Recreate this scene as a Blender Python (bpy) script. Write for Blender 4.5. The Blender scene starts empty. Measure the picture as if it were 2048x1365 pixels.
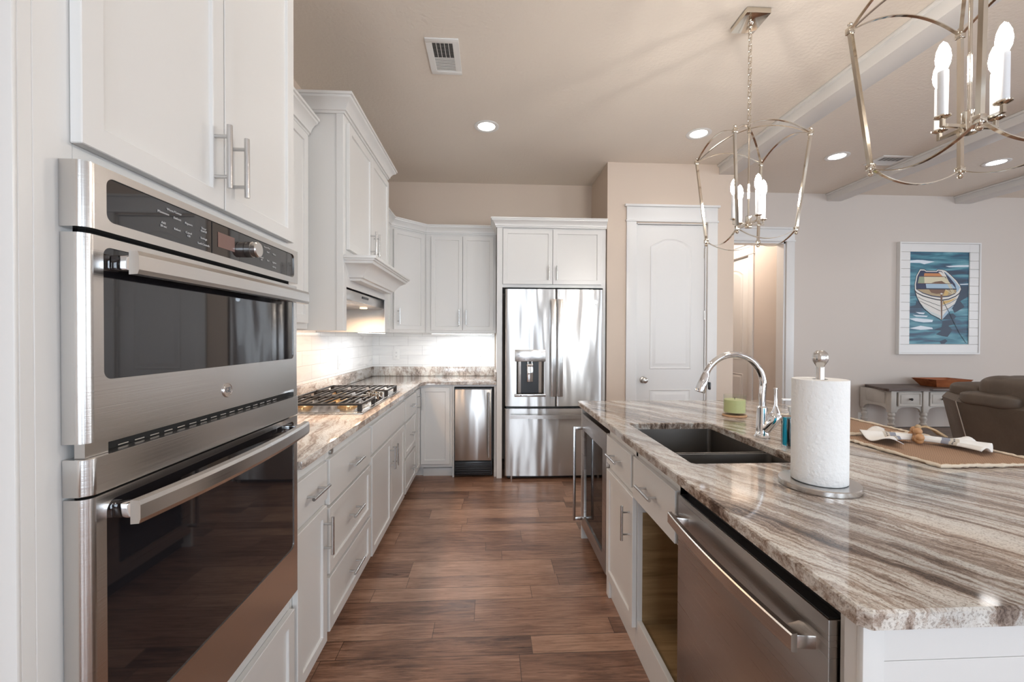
import bpy, bmesh, math, random
from mathutils import Vector, Matrix
random.seed(7)
S = bpy.context.scene
C = S.collection
PI = math.pi

# ------------------------------------------------------------------ camera
CAM_H = 1.34
FPX = 850.0
def cam_axes(yaw, pitch, roll):
    y, p, r = (math.radians(a) for a in (yaw, pitch, roll))
    right = Vector((math.cos(y), -math.sin(y), 0)); fwd = Vector((math.sin(y), math.cos(y), 0)); up = Vector((0, 0, 1))
    f2 = fwd*math.cos(p) - up*math.sin(p); u2 = up*math.cos(p) + fwd*math.sin(p)
    return right*math.cos(r) + u2*math.sin(r), -right*math.sin(r) + u2*math.cos(r), f2
cr, cu, cf = cam_axes(2.9, 0.6, 0.2)
cam = bpy.data.cameras.new('camera'); cam_o = bpy.data.objects.new('camera', cam); C.objects.link(cam_o)
cam.sensor_width = 36; cam.lens = FPX/2048*36; cam.clip_start = 0.02; cam.clip_end = 100
m = Matrix((cr, cu, -cf)).transposed().to_4x4(); m.translation = Vector((0, 0, CAM_H))
cam_o.matrix_world = m
S.camera = cam_o

# ------------------------------------------------------------------ view + world
S.view_settings.view_transform = 'Standard'; S.view_settings.look = 'None'
S.view_settings.gamma = 1; S.view_settings.use_curve_mapping = False
S.view_settings.exposure = 0.0
S.cycles.max_bounces = 8; S.cycles.diffuse_bounces = 5; S.cycles.glossy_bounces = 5
S.cycles.transmission_bounces = 8; S.cycles.transparent_max_bounces = 8
S.cycles.caustics_reflective = False; S.cycles.caustics_refractive = False
S.cycles.sample_clamp_indirect = 6.0
S.cycles.use_denoising = True
w = bpy.data.worlds.new('world'); S.world = w; w.use_nodes = True
w.node_tree.nodes['Background'].inputs[0].default_value = (0.74, 0.85, 1.0, 1)
w.node_tree.nodes['Background'].inputs[1].default_value = 1.7

def light(name, kind, loc, energy, color=(1, 1, 1), direction=None, size=None, size_y=None, spot=None, radius=None, spread=None):
    l = bpy.data.lights.new(name, kind); l.energy = energy; l.color = color
    if kind == 'AREA':
        l.shape = 'RECTANGLE' if size_y else 'DISK'; l.size = size
        if size_y: l.size_y = size_y
        if spread: l.spread = spread
    elif kind == 'SPOT':
        l.spot_size = spot; l.spot_blend = .6; l.shadow_soft_size = radius or .05
    else: l.shadow_soft_size = radius or .02
    o = bpy.data.objects.new(name, l); C.objects.link(o); o.location = loc
    if direction: o.rotation_euler = Vector(direction).to_track_quat('-Z', 'Y').to_euler()
    return o

# unseen fill spots added over the aisle to brighten the base cabinet fronts
for y_ in (1.55, -0.3, -2.1): light('aisle_lamp', 'SPOT', (-.036, y_, 2.985), 9, (1, .96, .90), (0, 0, -1), spot=2.7, radius=.07)
ROOM = dict(x0=-1.273, x1=8.2, y0=-3.6, yb=4.64, yl=4.73, zc=3.0)
# daylight entering the windows of the rear wall and of the right wall (panels stand outside the panes)
for i, (xa, xb) in enumerate(((-0.9, 0.9), (1.7, 3.5), (4.6, 6.4))):
    light('daylight_rear', 'AREA', ((xa+xb)/2, -3.82, 1.45), 95, (.78, .89, 1.0), (0, 1, 0), xb-xa, 2.1)
for i, (ya, yb_) in enumerate(((-2.4, -0.4), (0.6, 2.6))):
    light('daylight_right', 'AREA', (8.42, (ya+yb_)/2, 1.55), 62, (.92, .96, 1.0), (-1, 0, 0), yb_-ya, 1.9)

# ------------------------------------------------------------------ materials
def nt(name):
    mt = bpy.data.materials.new(name); mt.use_nodes = True
    n = mt.node_tree.nodes; l = mt.node_tree.links
    return mt, n, l, n['Principled BSDF']
def P(name, col, rough=.5, metal=0, spec=None, coat=0, bump=None, var=0, aniso=0, trans=0, ior=None, emit=None, sheen=0):
    """plain principled material; bump=(scale, strength, distance), var = noise variation of the colour"""
    mt, n, l, b = nt(name)
    b.inputs['Base Color'].default_value = (*col, 1); b.inputs['Roughness'].default_value = rough
    b.inputs['Metallic'].default_value = metal
    if spec is not None: b.inputs['Specular IOR Level'].default_value = spec
    if coat: b.inputs['Coat Weight'].default_value = coat; b.inputs['Coat Roughness'].default_value = .05
    if trans: b.inputs['Transmission Weight'].default_value = trans
    if ior: b.inputs['IOR'].default_value = ior
    if sheen: b.inputs['Sheen Weight'].default_value = sheen
    if emit: b.inputs['Emission Color'].default_value = (*emit[0], 1); b.inputs['Emission Strength'].default_value = emit[1]
    tc = n.new('ShaderNodeTexCoord')
    if aniso:
        b.inputs['Anisotropic'].default_value = aniso
    if var:
        ns = n.new('ShaderNodeTexNoise'); ns.inputs['Scale'].default_value = 6; ns.inputs['Detail'].default_value = 5
        l.new(tc.outputs['Object'], ns.inputs['Vector'])
        mr = n.new('ShaderNodeMapRange'); mr.inputs['To Min'].default_value = 1-var; mr.inputs['To Max'].default_value = 1+var
        l.new(ns.outputs['Fac'], mr.inputs['Value'])
        mx = n.new('ShaderNodeVectorMath'); mx.operation = 'SCALE'; mx.inputs[0].default_value = col
        l.new(mr.outputs['Result'], mx.inputs['Scale']); l.new(mx.outputs['Vector'], b.inputs['Base Color'])
    if bump:
        ns = n.new('ShaderNodeTexNoise'); ns.inputs['Scale'].default_value = bump[0]; ns.inputs['Detail'].default_value = 4
        l.new(tc.outputs['Object'], ns.inputs['Vector'])
        bp = n.new('ShaderNodeBump'); bp.inputs['Strength'].default_value = bump[1]; bp.inputs['Distance'].default_value = bump[2]
        l.new(ns.outputs['Fac'], bp.inputs['Height']); l.new(bp.outputs['Normal'], b.inputs['Normal'])
    return mt
def ramp(n, stops):
    r = n.new('ShaderNodeValToRGB'); e = r.color_ramp.elements
    while len(e) > 1: e.remove(e[-1])
    e[0].position = stops[0][0]; e[0].color = (*stops[0][1], 1)
    for p, c in stops[1:]:
        k = e.new(p); k.color = (*c, 1)
    return r
def mathn(n, l, op, a, b=None):
    k = n.new('ShaderNodeMath'); k.operation = op
    for i, v in enumerate((a, b)):
        if v is None: continue
        if isinstance(v, (int, float)): k.inputs[i].default_value = v
        else: l.new(v, k.inputs[i])
    return k.outputs[0]

def steel(name, col=(.62, .60, .58), rough=.24, brush='X', wav=.0, aniso=.2, smear=0):
    """brushed stainless: fine scratches along one axis and gentle dents in the sheet"""
    mt, n, l, b = nt(name)
    b.inputs['Base Color'].default_value = (*col, 1); b.inputs['Metallic'].default_value = 1; b.inputs['Roughness'].default_value = rough
    tc = n.new('ShaderNodeTexCoord')
    mp = n.new('ShaderNodeMapping'); l.new(tc.outputs['Object'], mp.inputs['Vector'])
    mp.inputs['Scale'].default_value = {'X': (2, 2, 420), 'Z': (600, 600, 3)}[brush]
    ns = n.new('ShaderNodeTexNoise'); ns.inputs['Scale'].default_value = 1; ns.inputs['Detail'].default_value = 2
    l.new(mp.outputs[0], ns.inputs['Vector'])
    mr = n.new('ShaderNodeMapRange'); mr.inputs['To Min'].default_value = rough*.75; mr.inputs['To Max'].default_value = rough*1.25
    l.new(ns.outputs['Fac'], mr.inputs['Value']); (l.new(mr.outputs['Result'], b.inputs['Roughness']) if not smear else None)
    bp = n.new('ShaderNodeBump'); bp.inputs['Strength'].default_value = aniso; bp.inputs['Distance'].default_value = .0004
    l.new(ns.outputs['Fac'], bp.inputs['Height'])
    last = bp
    if smear:
        b.inputs['Anisotropic'].default_value = smear; b.inputs['Anisotropic Rotation'].default_value = .25
        tg = n.new('ShaderNodeTangent'); tg.direction_type = 'RADIAL'; tg.axis = 'Z'; l.new(tg.outputs[0], b.inputs['Tangent'])
    if wav:
        mp2 = n.new('ShaderNodeMapping'); l.new(tc.outputs['Object'], mp2.inputs['Vector']); mp2.inputs['Scale'].default_value = (7, 7, 1.1)
        n2 = n.new('ShaderNodeTexNoise'); n2.inputs['Scale'].default_value = 1.0; n2.inputs['Detail'].default_value = 1
        l.new(mp2.outputs[0], n2.inputs['Vector'])
        b2 = n.new('ShaderNodeBump'); b2.inputs['Strength'].default_value = 1; b2.inputs['Distance'].default_value = wav
        l.new(n2.outputs['Fac'], b2.inputs['Height']); last = b2
        if not smear: l.new(bp.outputs['Normal'], b2.inputs['Normal'])
    l.new(last.outputs['Normal'], b.inputs['Normal'])
    return mt

def granite(name, ang, light_=0.0, off=(0, 0, 0)):
    """wavy streaked stone; ang = direction of the streaks in plan"""
    mt, n, l, b = nt(name)
    tc = n.new('ShaderNodeTexCoord')
    rot = n.new('ShaderNodeMapping'); rot.inputs['Rotation'].default_value = (0, 0, -ang); rot.inputs['Location'].default_value = off
    l.new(tc.outputs['Object'], rot.inputs['Vector'])
    wn = n.new('ShaderNodeTexNoise'); wn.inputs['Scale'].default_value = 2.6; wn.inputs['Detail'].default_value = 8; wn.inputs['Roughness'].default_value = .62
    l.new(rot.outputs[0], wn.inputs['Vector'])
    sub = n.new('ShaderNodeVectorMath'); sub.operation = 'SUBTRACT'; sub.inputs[1].default_value = (.5, .5, .5); l.new(wn.outputs['Color'], sub.inputs[0])
    sc = n.new('ShaderNodeVectorMath'); sc.operation = 'SCALE'; sc.inputs['Scale'].default_value = .15; l.new(sub.outputs[0], sc.inputs[0])
    ad = n.new('ShaderNodeVectorMath'); ad.operation = 'ADD'; l.new(rot.outputs[0], ad.inputs[0]); l.new(sc.outputs[0], ad.inputs[1])
    def streak(sx, sy, detail, rough=.6):
        mp = n.new('ShaderNodeMapping'); mp.inputs['Scale'].default_value = (sx, sy, sy*.55); l.new(ad.outputs[0], mp.inputs['Vector'])
        t = n.new('ShaderNodeTexNoise'); t.inputs['Scale'].default_value = 1; t.inputs['Detail'].default_value = detail; t.inputs['Roughness'].default_value = rough
        l.new(mp.outputs[0], t.inputs['Vector']); return t.outputs['Fac']
    a = streak(1.1, 15, 8, .68); c = streak(3.2, 75, 6, .75); d = streak(1.6, 5, 2)
    v = mathn(n, l, 'ADD', mathn(n, l, 'MULTIPLY', a, .58), mathn(n, l, 'MULTIPLY', c, .42))
    q = light_
    r = ramp(n, [(.33, (.04+q*.3, .03+q*.28, .025+q*.25)), (.40, (.12+q*.4, .085+q*.38, .068+q*.36)), (.455, (.31+q*.4, .24+q*.38, .195+q*.36)), (.495, (.48+q*.3, .41+q*.3, .355+q*.3)),
                 (.53, (.66+q*.2, .63+q*.2, .585+q*.2)), (.59, (.74+q*.1, .72+q*.1, .68+q*.1)), (.75, (.50+q*.2, .47+q*.2, .44+q*.2))])
    l.new(v, r.inputs['Fac'])
    r2 = ramp(n, [(.35, (.66, .67, .69)), (.55, (1, 1, 1)), (.7, (1.0, .95, .90))]); l.new(d, r2.inputs['Fac'])
    mx = n.new('ShaderNodeMix'); mx.data_type = 'RGBA'; mx.blend_type = 'MULTIPLY'; mx.inputs['Factor'].default_value = .8
    l.new(r.outputs[0], mx.inputs['A']); l.new(r2.outputs[0], mx.inputs['B'])
    sp = n.new('ShaderNodeTexNoise'); sp.inputs['Scale'].default_value = 260; sp.inputs['Detail'].default_value = 3; l.new(ad.outputs[0], sp.inputs['Vector'])
    r3 = ramp(n, [(.36, (.45, .40, .37)), (.47, (1, 1, 1)), (.68, (1.08, 1.08, 1.08))]); l.new(sp.outputs['Fac'], r3.inputs['Fac'])
    m2 = n.new('ShaderNodeMix'); m2.data_type = 'RGBA'; m2.blend_type = 'MULTIPLY'; m2.inputs['Factor'].default_value = .7
    l.new(mx.outputs['Result'], m2.inputs['A']); l.new(r3.outputs[0], m2.inputs['B'])
    l.new(m2.outputs['Result'], b.inputs['Base Color'])
    b.inputs['Roughness'].default_value = .07; b.inputs['Specular IOR Level'].default_value = .6
    return mt

def floor_mat():
    mt, n, l, b = nt('hickory_planks')
    tc = n.new('ShaderNodeTexCoord'); sx = n.new('ShaderNodeSeparateXYZ'); l.new(tc.outputs['Object'], sx.inputs[0])
    x, y = sx.outputs[0], sx.outputs[1]
    Pd = .38
    yy = mathn(n, l, 'DIVIDE', mathn(n, l, 'ADD', y, 20.05), Pd)
    base = mathn(n, l, 'FLOOR', yy); fr = mathn(n, l, 'SUBTRACT', yy, base)
    t1, t2 = .43, .72
    g1 = mathn(n, l, 'GREATER_THAN', fr, t1); g2 = mathn(n, l, 'GREATER_THAN', fr, t2)
    row = mathn(n, l, 'ADD', mathn(n, l, 'MULTIPLY', base, 3), mathn(n, l, 'ADD', g1, g2))
    wr = n.new('ShaderNodeTexWhiteNoise'); wr.noise_dimensions = '1D'; l.new(row, wr.inputs['W'])
    xs = mathn(n, l, 'DIVIDE', mathn(n, l, 'ADD', mathn(n, l, 'ADD', x, 30), mathn(n, l, 'MULTIPLY', wr.outputs['Value'], 3.7)), .82)
    xf = mathn(n, l, 'FLOOR', xs); xr = mathn(n, l, 'SUBTRACT', xs, xf)
    cb = n.new('ShaderNodeCombineXYZ'); l.new(row, cb.inputs[0]); l.new(xf, cb.inputs[1])
    wn = n.new('ShaderNodeTexWhiteNoise'); wn.noise_dimensions = '3D'; l.new(cb.outputs[0], wn.inputs['Vector'])
    # grain, shifted per plank
    ofs = n.new('ShaderNodeVectorMath'); ofs.operation = 'SCALE'; ofs.inputs['Scale'].default_value = 13; l.new(wn.outputs['Color'], ofs.inputs[0])
    ad = n.new('ShaderNodeVectorMath'); ad.operation = 'ADD'; l.new(tc.outputs['Object'], ad.inputs[0]); l.new(ofs.outputs[0], ad.inputs[1])
    def nz(sc, det, dist=0, rough=.5):
        mp = n.new('ShaderNodeMapping'); mp.inputs['Scale'].default_value = sc; l.new(ad.outputs[0], mp.inputs['Vector'])
        t = n.new('ShaderNodeTexNoise'); t.inputs['Scale'].default_value = 1; t.inputs['Detail'].default_value = det; t.inputs['Distortion'].default_value = dist; t.inputs['Roughness'].default_value = rough
        l.new(mp.outputs[0], t.inputs['Vector']); return t.outputs['Fac']
    grain = nz((2.6, 30, 1), 8, 2.2, .72); fine = nz((7, 120, 1), 4, .5, .7); knot = nz((2.6, 7.5, 1), 3, .6)
    v = mathn(n, l, 'ADD', mathn(n, l, 'MULTIPLY', wn.outputs['Value'], .20), mathn(n, l, 'ADD', mathn(n, l, 'MULTIPLY', grain, .55), mathn(n, l, 'MULTIPLY', knot, .35)))
    r = ramp(n, [(.33, (.065, .030, .019)), (.44, (.17, .085, .053)), (.54, (.30, .160, .103)), (.64, (.42, .245, .165)), (.78, (.54, .33, .225))])
    l.new(v, r.inputs['Fac'])
    rf = ramp(n, [(.38, (.45, .40, .37)), (.52, (1, 1, 1))]); l.new(fine, rf.inputs['Fac'])
    mx = n.new('ShaderNodeMix'); mx.data_type = 'RGBA'; mx.blend_type = 'MULTIPLY'; mx.inputs['Factor'].default_value = .6
    l.new(r.outputs[0], mx.inputs['A']); l.new(rf.outputs[0], mx.inputs['B'])
    # seams
    def near(val, at, wd): return mathn(n, l, 'LESS_THAN', mathn(n, l, 'ABSOLUTE', mathn(n, l, 'SUBTRACT', val, at)), wd)
    s = mathn(n, l, 'MAXIMUM', near(fr, t1, .005), near(fr, t2, .005)); s = mathn(n, l, 'MAXIMUM', s, near(fr, 0, .005))
    s = mathn(n, l, 'MAXIMUM', s, near(xr, 0, .0035))
    m2 = n.new('ShaderNodeMix'); m2.data_type = 'RGBA'; l.new(mathn(n, l, 'MULTIPLY', s, .7), m2.inputs['Factor'])
    l.new(mx.outputs['Result'], m2.inputs['A']); m2.inputs['B'].default_value = (.02, .01, .007, 1)
    l.new(m2.outputs['Result'], b.inputs['Base Color'])
    rr = n.new('ShaderNodeMapRange'); b.inputs['Specular IOR Level'].default_value = .6; rr.inputs['To Min'].default_value = .22; rr.inputs['To Max'].default_value = .38; l.new(grain, rr.inputs['Value']); l.new(rr.outputs[0], b.inputs['Roughness'])
    bp = n.new('ShaderNodeBump'); bp.inputs['Strength'].default_value = .35; bp.inputs['Distance'].default_value = .002
    hh = mathn(n, l, 'SUBTRACT', grain, s); l.new(hh, bp.inputs['Height']); l.new(bp.outputs['Normal'], b.inputs['Normal'])
    return mt

def tile_mat():
    mt, n, l, b = nt('white_marble_subway_tile')
    tc = n.new('ShaderNodeTexCoord'); sx = n.new('ShaderNodeSeparateXYZ'); l.new(tc.outputs['Object'], sx.inputs[0])
    cb = n.new('ShaderNodeCombineXYZ'); l.new(mathn(n, l, 'ADD', sx.outputs[0], mathn(n, l, 'ADD', sx.outputs[1], .13)), cb.inputs[0]); l.new(mathn(n, l, 'ADD', sx.outputs[2], -.02), cb.inputs[1])
    br = n.new('ShaderNodeTexBrick'); br.inputs['Scale'].default_value = 1; br.inputs['Brick Width'].default_value = .305; br.inputs['Row Height'].default_value = .102
    br.inputs['Mortar Size'].default_value = .0013; br.inputs['Mortar Smooth'].default_value = .2
    br.inputs['Color1'].default_value = (.86, .86, .85, 1); br.inputs['Color2'].default_value = (.80, .80, .79, 1); br.inputs['Mortar'].default_value = (.55, .54, .53, 1)
    l.new(cb.outputs[0], br.inputs['Vector'])
    mp = n.new('ShaderNodeMapping'); mp.inputs['Scale'].default_value = (2, 2, 14); mp.inputs['Rotation'].default_value = (0.2, .25, 0); l.new(tc.outputs['Object'], mp.inputs['Vector'])
    ns = n.new('ShaderNodeTexNoise'); ns.inputs['Scale'].default_value = 1.4; ns.inputs['Detail'].default_value = 6; ns.inputs['Distortion'].default_value = 1; l.new(mp.outputs[0], ns.inputs['Vector'])
    r = ramp(n, [(.40, (1, 1, 1)), (.62, (.93, .93, .94)), (.72, (.82, .82, .83))]); l.new(ns.outputs['Fac'], r.inputs['Fac'])
    mx = n.new('ShaderNodeMix'); mx.data_type = 'RGBA'; mx.blend_type = 'MULTIPLY'; mx.inputs['Factor'].default_value = 1
    l.new(br.outputs['Color'], mx.inputs['A']); l.new(r.outputs[0], mx.inputs['B']); l.new(mx.outputs['Result'], b.inputs['Base Color'])
    b.inputs['Roughness'].default_value = .12
    bp = n.new('ShaderNodeBump'); bp.inputs['Strength'].default_value = .5; bp.inputs['Distance'].default_value = .001; bp.invert = True
    l.new(br.outputs['Fac'], bp.inputs['Height']); l.new(bp.outputs['Normal'], b.inputs['Normal'])
    return mt

def wood(name, cols, sc=(1.5, 14, 14), rough=.45):
    mt, n, l, b = nt(name)
    tc = n.new('ShaderNodeTexCoord'); mp = n.new('ShaderNodeMapping'); mp.inputs['Scale'].default_value = sc; l.new(tc.outputs['Object'], mp.inputs['Vector'])
    ns = n.new('ShaderNodeTexNoise'); ns.inputs['Scale'].default_value = 2; ns.inputs['Detail'].default_value = 6; ns.inputs['Distortion'].default_value = .8; l.new(mp.outputs[0], ns.inputs['Vector'])
    r = ramp(n, [(.3, cols[0]), (.5, cols[1]), (.7, cols[2])]); l.new(ns.outputs['Fac'], r.inputs['Fac']); l.new(r.outputs[0], b.inputs['Base Color'])
    b.inputs['Roughness'].default_value = rough
    return mt

def weave(name, c1, c2, scale=230):
    mt, n, l, b = nt(name)
    tc = n.new('ShaderNodeTexCoord'); ck = n.new('ShaderNodeTexChecker'); ck.inputs['Scale'].default_value = scale
    ck.inputs['Color1'].default_value = (*c1, 1); ck.inputs['Color2'].default_value = (*c2, 1)
    l.new(tc.outputs['Object'], ck.inputs['Vector']); l.new(ck.outputs['Color'], b.inputs['Base Color'])
    b.inputs['Roughness'].default_value = .9
    bp = n.new('ShaderNodeBump'); bp.inputs['Strength'].default_value = .5; bp.inputs['Distance'].default_value = .002
    l.new(ck.outputs['Fac'], bp.inputs['Height']); l.new(bp.outputs['Normal'], b.inputs['Normal'])
    return mt

def thin_glass(name, tint=(1, 1, 1), refl=.12):
    mt = bpy.data.materials.new(name); mt.use_nodes = True; n = mt.node_tree.nodes; l = mt.node_tree.links
    n.remove(n['Principled BSDF']); out = n['Material Output']
    t = n.new('ShaderNodeBsdfTransparent'); t.inputs[0].default_value = (*tint, 1)
    g = n.new('ShaderNodeBsdfGlossy'); g.inputs['Roughness'].default_value = .02
    fr = n.new('ShaderNodeFresnel'); fr.inputs['IOR'].default_value = 1.5
    mx = n.new('ShaderNodeMixShader'); ge = n.new('ShaderNodeNewGeometry'); l.new(mathn(n, l, 'MULTIPLY', fr.outputs[0], mathn(n, l, 'SUBTRACT', 1, ge.outputs['Backfacing'])), mx.inputs[0]); l.new(t.outputs[0], mx.inputs[1]); l.new(g.outputs[0], mx.inputs[2]); l.new(mx.outputs[0], out.inputs[0])
    return mt

M = dict(
    cab=P('cabinet_white_paint', (.74, .735, .72), .32),
    trim=P('trim_white_paint', (.75, .75, .745), .38),
    wall=P('beige_wall_paint', (.66, .555, .465), .75, bump=(130, .12, .002)),
    wall2=P('living_wall_paint', (.64, .585, .54), .75, bump=(130, .12, .002)),
    ceil=P('textured_ceiling_paint', (.80, .735, .66), .85, bump=(48, .55, .005)),
    floor=floor_mat(), tile=tile_mat(),
    gran=granite('streaked_brown_granite', math.atan2(-.9, .43)),
    gran2=granite('streaked_pale_granite', math.radians(100), .40, (3, 1, 0)),  # same stone, paled to put the backsplash reflection into its colour
    steel=steel('brushed_stainless'), steelf=steel('brushed_stainless_sheet', (.55, .53, .51), .29, 'X', .015, .02, .85),
    steeld=steel('dark_stainless_sheet', (.46, .42, .39), .30, 'X', .001, .12),
    chrome=P('polished_chrome', (.80, .80, .81), .06, 1), nickel=P('polished_nickel', (.72, .66, .57), .09, 1),
    bar=P('satin_nickel_pull', (.60, .60, .60), .24, 1),
    blackg=P('black_glass', (.012, .011, .013), .03, spec=.9), black=P('black_plastic', (.012, .012, .014), .3),
    iron=P('cast_iron', (.03, .028, .028), .45, .3), dark=P('dark_gap', (.01, .01, .01), .8),
    white=P('white_plastic', (.80, .80, .79), .35), led=P('led_diffuser', (1, 1, 1), .5, emit=((1, .98, .95), 14)),
    bulb=P('bulb_glow', (1, 1, 1), .4, emit=((1, .92, .82), 255)), warm=P('warm_lamp', (1, 1, 1), .5, emit=((1, .72, .42), 4)),
    candle=P('white_candle_sleeve', (.82, .83, .85), .4), paper=P('paper_towel', (.86, .86, .85), .95, bump=(90, .8, .004)),
    brass=P('brass_burner', (.75, .52, .28), .3, 1), sinkm=steel('sink_steel', (.20, .185, .17), .45, 'X', 0, .1),
    ply=wood('raw_plywood', ((.20, .125, .055), (.30, .195, .095), (.40, .27, .14))),
    leather=P('taupe_brown_leather', (.105, .08, .061), .5, bump=(22, .35, .006), var=.35),
    seam=P('pale_stitching', (.42, .36, .3), .6),
    grey=P('distressed_grey_paint', (.50, .475, .44), .6, bump=(40, .3, .002), var=.25),
    topw=wood('dark_walnut_top', ((.05, .032, .026), (.09, .06, .05), (.13, .09, .075))),
    brown=wood('orange_brown_wood', ((.20, .055, .018), (.33, .10, .035), (.40, .14, .05))),
    rustic=wood('grey_brown_rustic_wood', ((.085, .062, .05), (.15, .11, .088), (.21, .16, .13)), (2, 10, 10)),
    cork=wood('coaster_wood', ((.42, .24, .12), (.58, .35, .2), (.66, .42, .26))),
    mat=weave('tan_burlap', (.40, .255, .165), (.30, .185, .118)), fringe=P('cream_fringe', (.78, .68, .55), .95, bump=(400, .8, .003)),
    bead=P('natural_wood_bead', (.50, .27, .125), .45, var=.25), jute=P('jute_tassel', (.46, .33, .2), .9, bump=(300, .6, .002)),
    glass=thin_glass('clear_glass'), gglass=thin_glass('green_tinted_glass', (.975, .99, .965)), dglass=thin_glass('smoked_glass', (.22, .21, .21)),
    wax=P('green_wax', (.60, .62, .33), .5), blue=P('blue_soap', (.03, .48, .68), .12, trans=.5, ior=1.33), clearp=P('clear_plastic', (.85, .87, .88), .15, trans=.5, ior=1.4),
    hinge=P('nickel_hinge', (.55, .53, .5), .3, 1), disp=P('display_glass', (.20, .115, .10), .1), mark=P('printed_marking', (.55, .55, .55), .6), markd=P('dark_printing', (.18, .18, .19), .6),
    curtain=P('grey_curtain', (.25, .26, .28), .9), slot=P('outlet_slot', (.12, .12, .12), .6),
)

# ------------------------------------------------------------------ mesh helpers
class MB:
    """collects shapes in one bmesh; build() links them as ONE object"""
    def __init__(s, xf=None): s.bm = bmesh.new(); s.xf = xf
    def _merge(s, b2, xf=None):
        if xf is not None: b2.transform(xf)
        me = bpy.data.meshes.new('t'); b2.to_mesh(me); b2.free(); s.bm.from_mesh(me); bpy.data.meshes.remove(me); return s
    def box(s, x0, x1, y0, y1, z0, z1, bev=0, seg=2, xf=None):
        b = bmesh.new(); bmesh.ops.create_cube(b, size=1)
        for v in b.verts: v.co = Vector(((x0+x1)/2+v.co.x*(x1-x0), (y0+y1)/2+v.co.y*(y1-y0), (z0+z1)/2+v.co.z*(z1-z0)))
        if bev: bmesh.ops.bevel(b, geom=b.edges[:], offset=bev, segments=seg, affect='EDGES', profile=.5)
        return s._merge(b, xf)
    def prism(s, pts, axis, a0, a1, bev=0, seg=2, xf=None):
        """pts = 2-D outline in the two other axes, extruded along axis"""
        b = bmesh.new()
        def co(p, a): return {'x': (a, p[0], p[1]), 'y': (p[0], a, p[1]), 'z': (p[0], p[1], a)}[axis]
        lo = [b.verts.new(co(p, a0)) for p in pts]; hi = [b.verts.new(co(p, a1)) for p in pts]
        b.faces.new(lo); b.faces.new(hi[::-1]); k = len(pts)
        for i in range(k): b.faces.new((lo[i], hi[i], hi[(i+1) % k], lo[(i+1) % k]))
        if bev: bmesh.ops.bevel(b, geom=b.edges[:], offset=bev, segments=seg, affect='EDGES', profile=.5)
        return s._merge(b, xf)
    def ring(s, outer, inner, axis, a0, a1, xf=None):
        """band between two outlines with the same number of points"""
        b = bmesh.new()
        def co(p, a): return {'x': (a, p[0], p[1]), 'y': (p[0], a, p[1]), 'z': (p[0], p[1], a)}[axis]
        O0 = [b.verts.new(co(p, a0)) for p in outer]; O1 = [b.verts.new(co(p, a1)) for p in outer]
        I0 = [b.verts.new(co(p, a0)) for p in inner]; I1 = [b.verts.new(co(p, a1)) for p in inner]; k = len(outer)
        for i in range(k):
            j = (i+1) % k
            for q in ((O0[i], O0[j], O1[j], O1[i]), (I0[i], I1[i], I1[j], I0[j]), (O0[i], I0[i], I0[j], O0[j]), (O1[i], O1[j], I1[j], I1[i])): b.faces.new(q)
        return s._merge(b, xf)
    def cyl(s, p0, p1, r, r2=None, seg=20, caps=True):
        p0, p1 = Vector(p0), Vector(p1); b = bmesh.new()
        bmesh.ops.create_cone(b, cap_ends=caps, segments=seg, radius1=r, radius2=r if r2 is None else r2, depth=(p1-p0).length)
        q = (p1-p0).to_track_quat('Z', 'Y').to_matrix().to_4x4(); q.translation = (p0+p1)/2
        return s._merge(b, q)
    def sphere(s, c, r, sc=(1, 1, 1), seg=20):
        b = bmesh.new(); bmesh.ops.create_uvsphere(b, u_segments=seg, v_segments=max(8, seg*2//3), radius=r)
        for v in b.verts: v.co = Vector((v.co.x*sc[0]+c[0], v.co.y*sc[1]+c[1], v.co.z*sc[2]+c[2]))
        return s._merge(b)
    def lathe(s, prof, c=(0, 0, 0), seg=28, xf=None, closed=False):
        b = bmesh.new(); rings = []
        for r, z in prof:
            rings.append([b.verts.new((c[0]+r*math.cos(a*2*PI/seg), c[1]+r*math.sin(a*2*PI/seg), c[2]+z)) for a in range(seg)] if r > 1e-6 else [b.verts.new((c[0], c[1], c[2]+z))])
        pairs = list(zip(rings, rings[1:])) + ([(rings[-1], rings[0])] if closed else [])
        for A, B in pairs:
            for i in range(seg):
                j = (i+1) % seg
                if len(A) == 1 and len(B) == 1: continue
                if len(A) == 1: b.faces.new((A[0], B[j], B[i]))
                elif len(B) == 1: b.faces.new((A[i], A[j], B[0]))
                else: b.faces.new((A[i], A[j], B[j], B[i]))
        if not closed:
            for R_ in (rings[0], rings[-1]):
                if len(R_) > 1: b.faces.new(R_)
        return s._merge(b, xf)
    def tube(s, pts, r, seg=10, flat=None, closed=False, up=(0, 0, 1)):
        """sweep a round (or flat=(w,h) rectangular) section along points"""
        pts = [Vector(p) for p in pts]; b = bmesh.new(); rings = []; n = len(pts)
        for i, p in enumerate(pts):
            a = pts[(i-1) % n] if (closed or i) else p; c = pts[(i+1) % n] if (closed or i < n-1) else p
            t = (c-a).normalized(); u = Vector(up)
            if abs(t.dot(u)) > .98: u = Vector((1, 0, 0))
            x = t.cross(u).normalized(); y = x.cross(t).normalized()
            rr = r[i] if isinstance(r, (list, tuple)) else r
            if flat: sec = [(-flat[0]/2, -flat[1]/2), (flat[0]/2, -flat[1]/2), (flat[0]/2, flat[1]/2), (-flat[0]/2, flat[1]/2)]
            else: sec = [(rr*math.cos(k*2*PI/seg), rr*math.sin(k*2*PI/seg)) for k in range(seg)]
            rings.append([b.verts.new(p+x*q[0]+y*q[1]) for q in sec])
        k = len(rings[0])
        for i in range(n if closed else n-1):
            A, B = rings[i], rings[(i+1) % n]
            for j in range(k): b.faces.new((A[j], A[(j+1) % k], B[(j+1) % k], B[j]))
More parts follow.
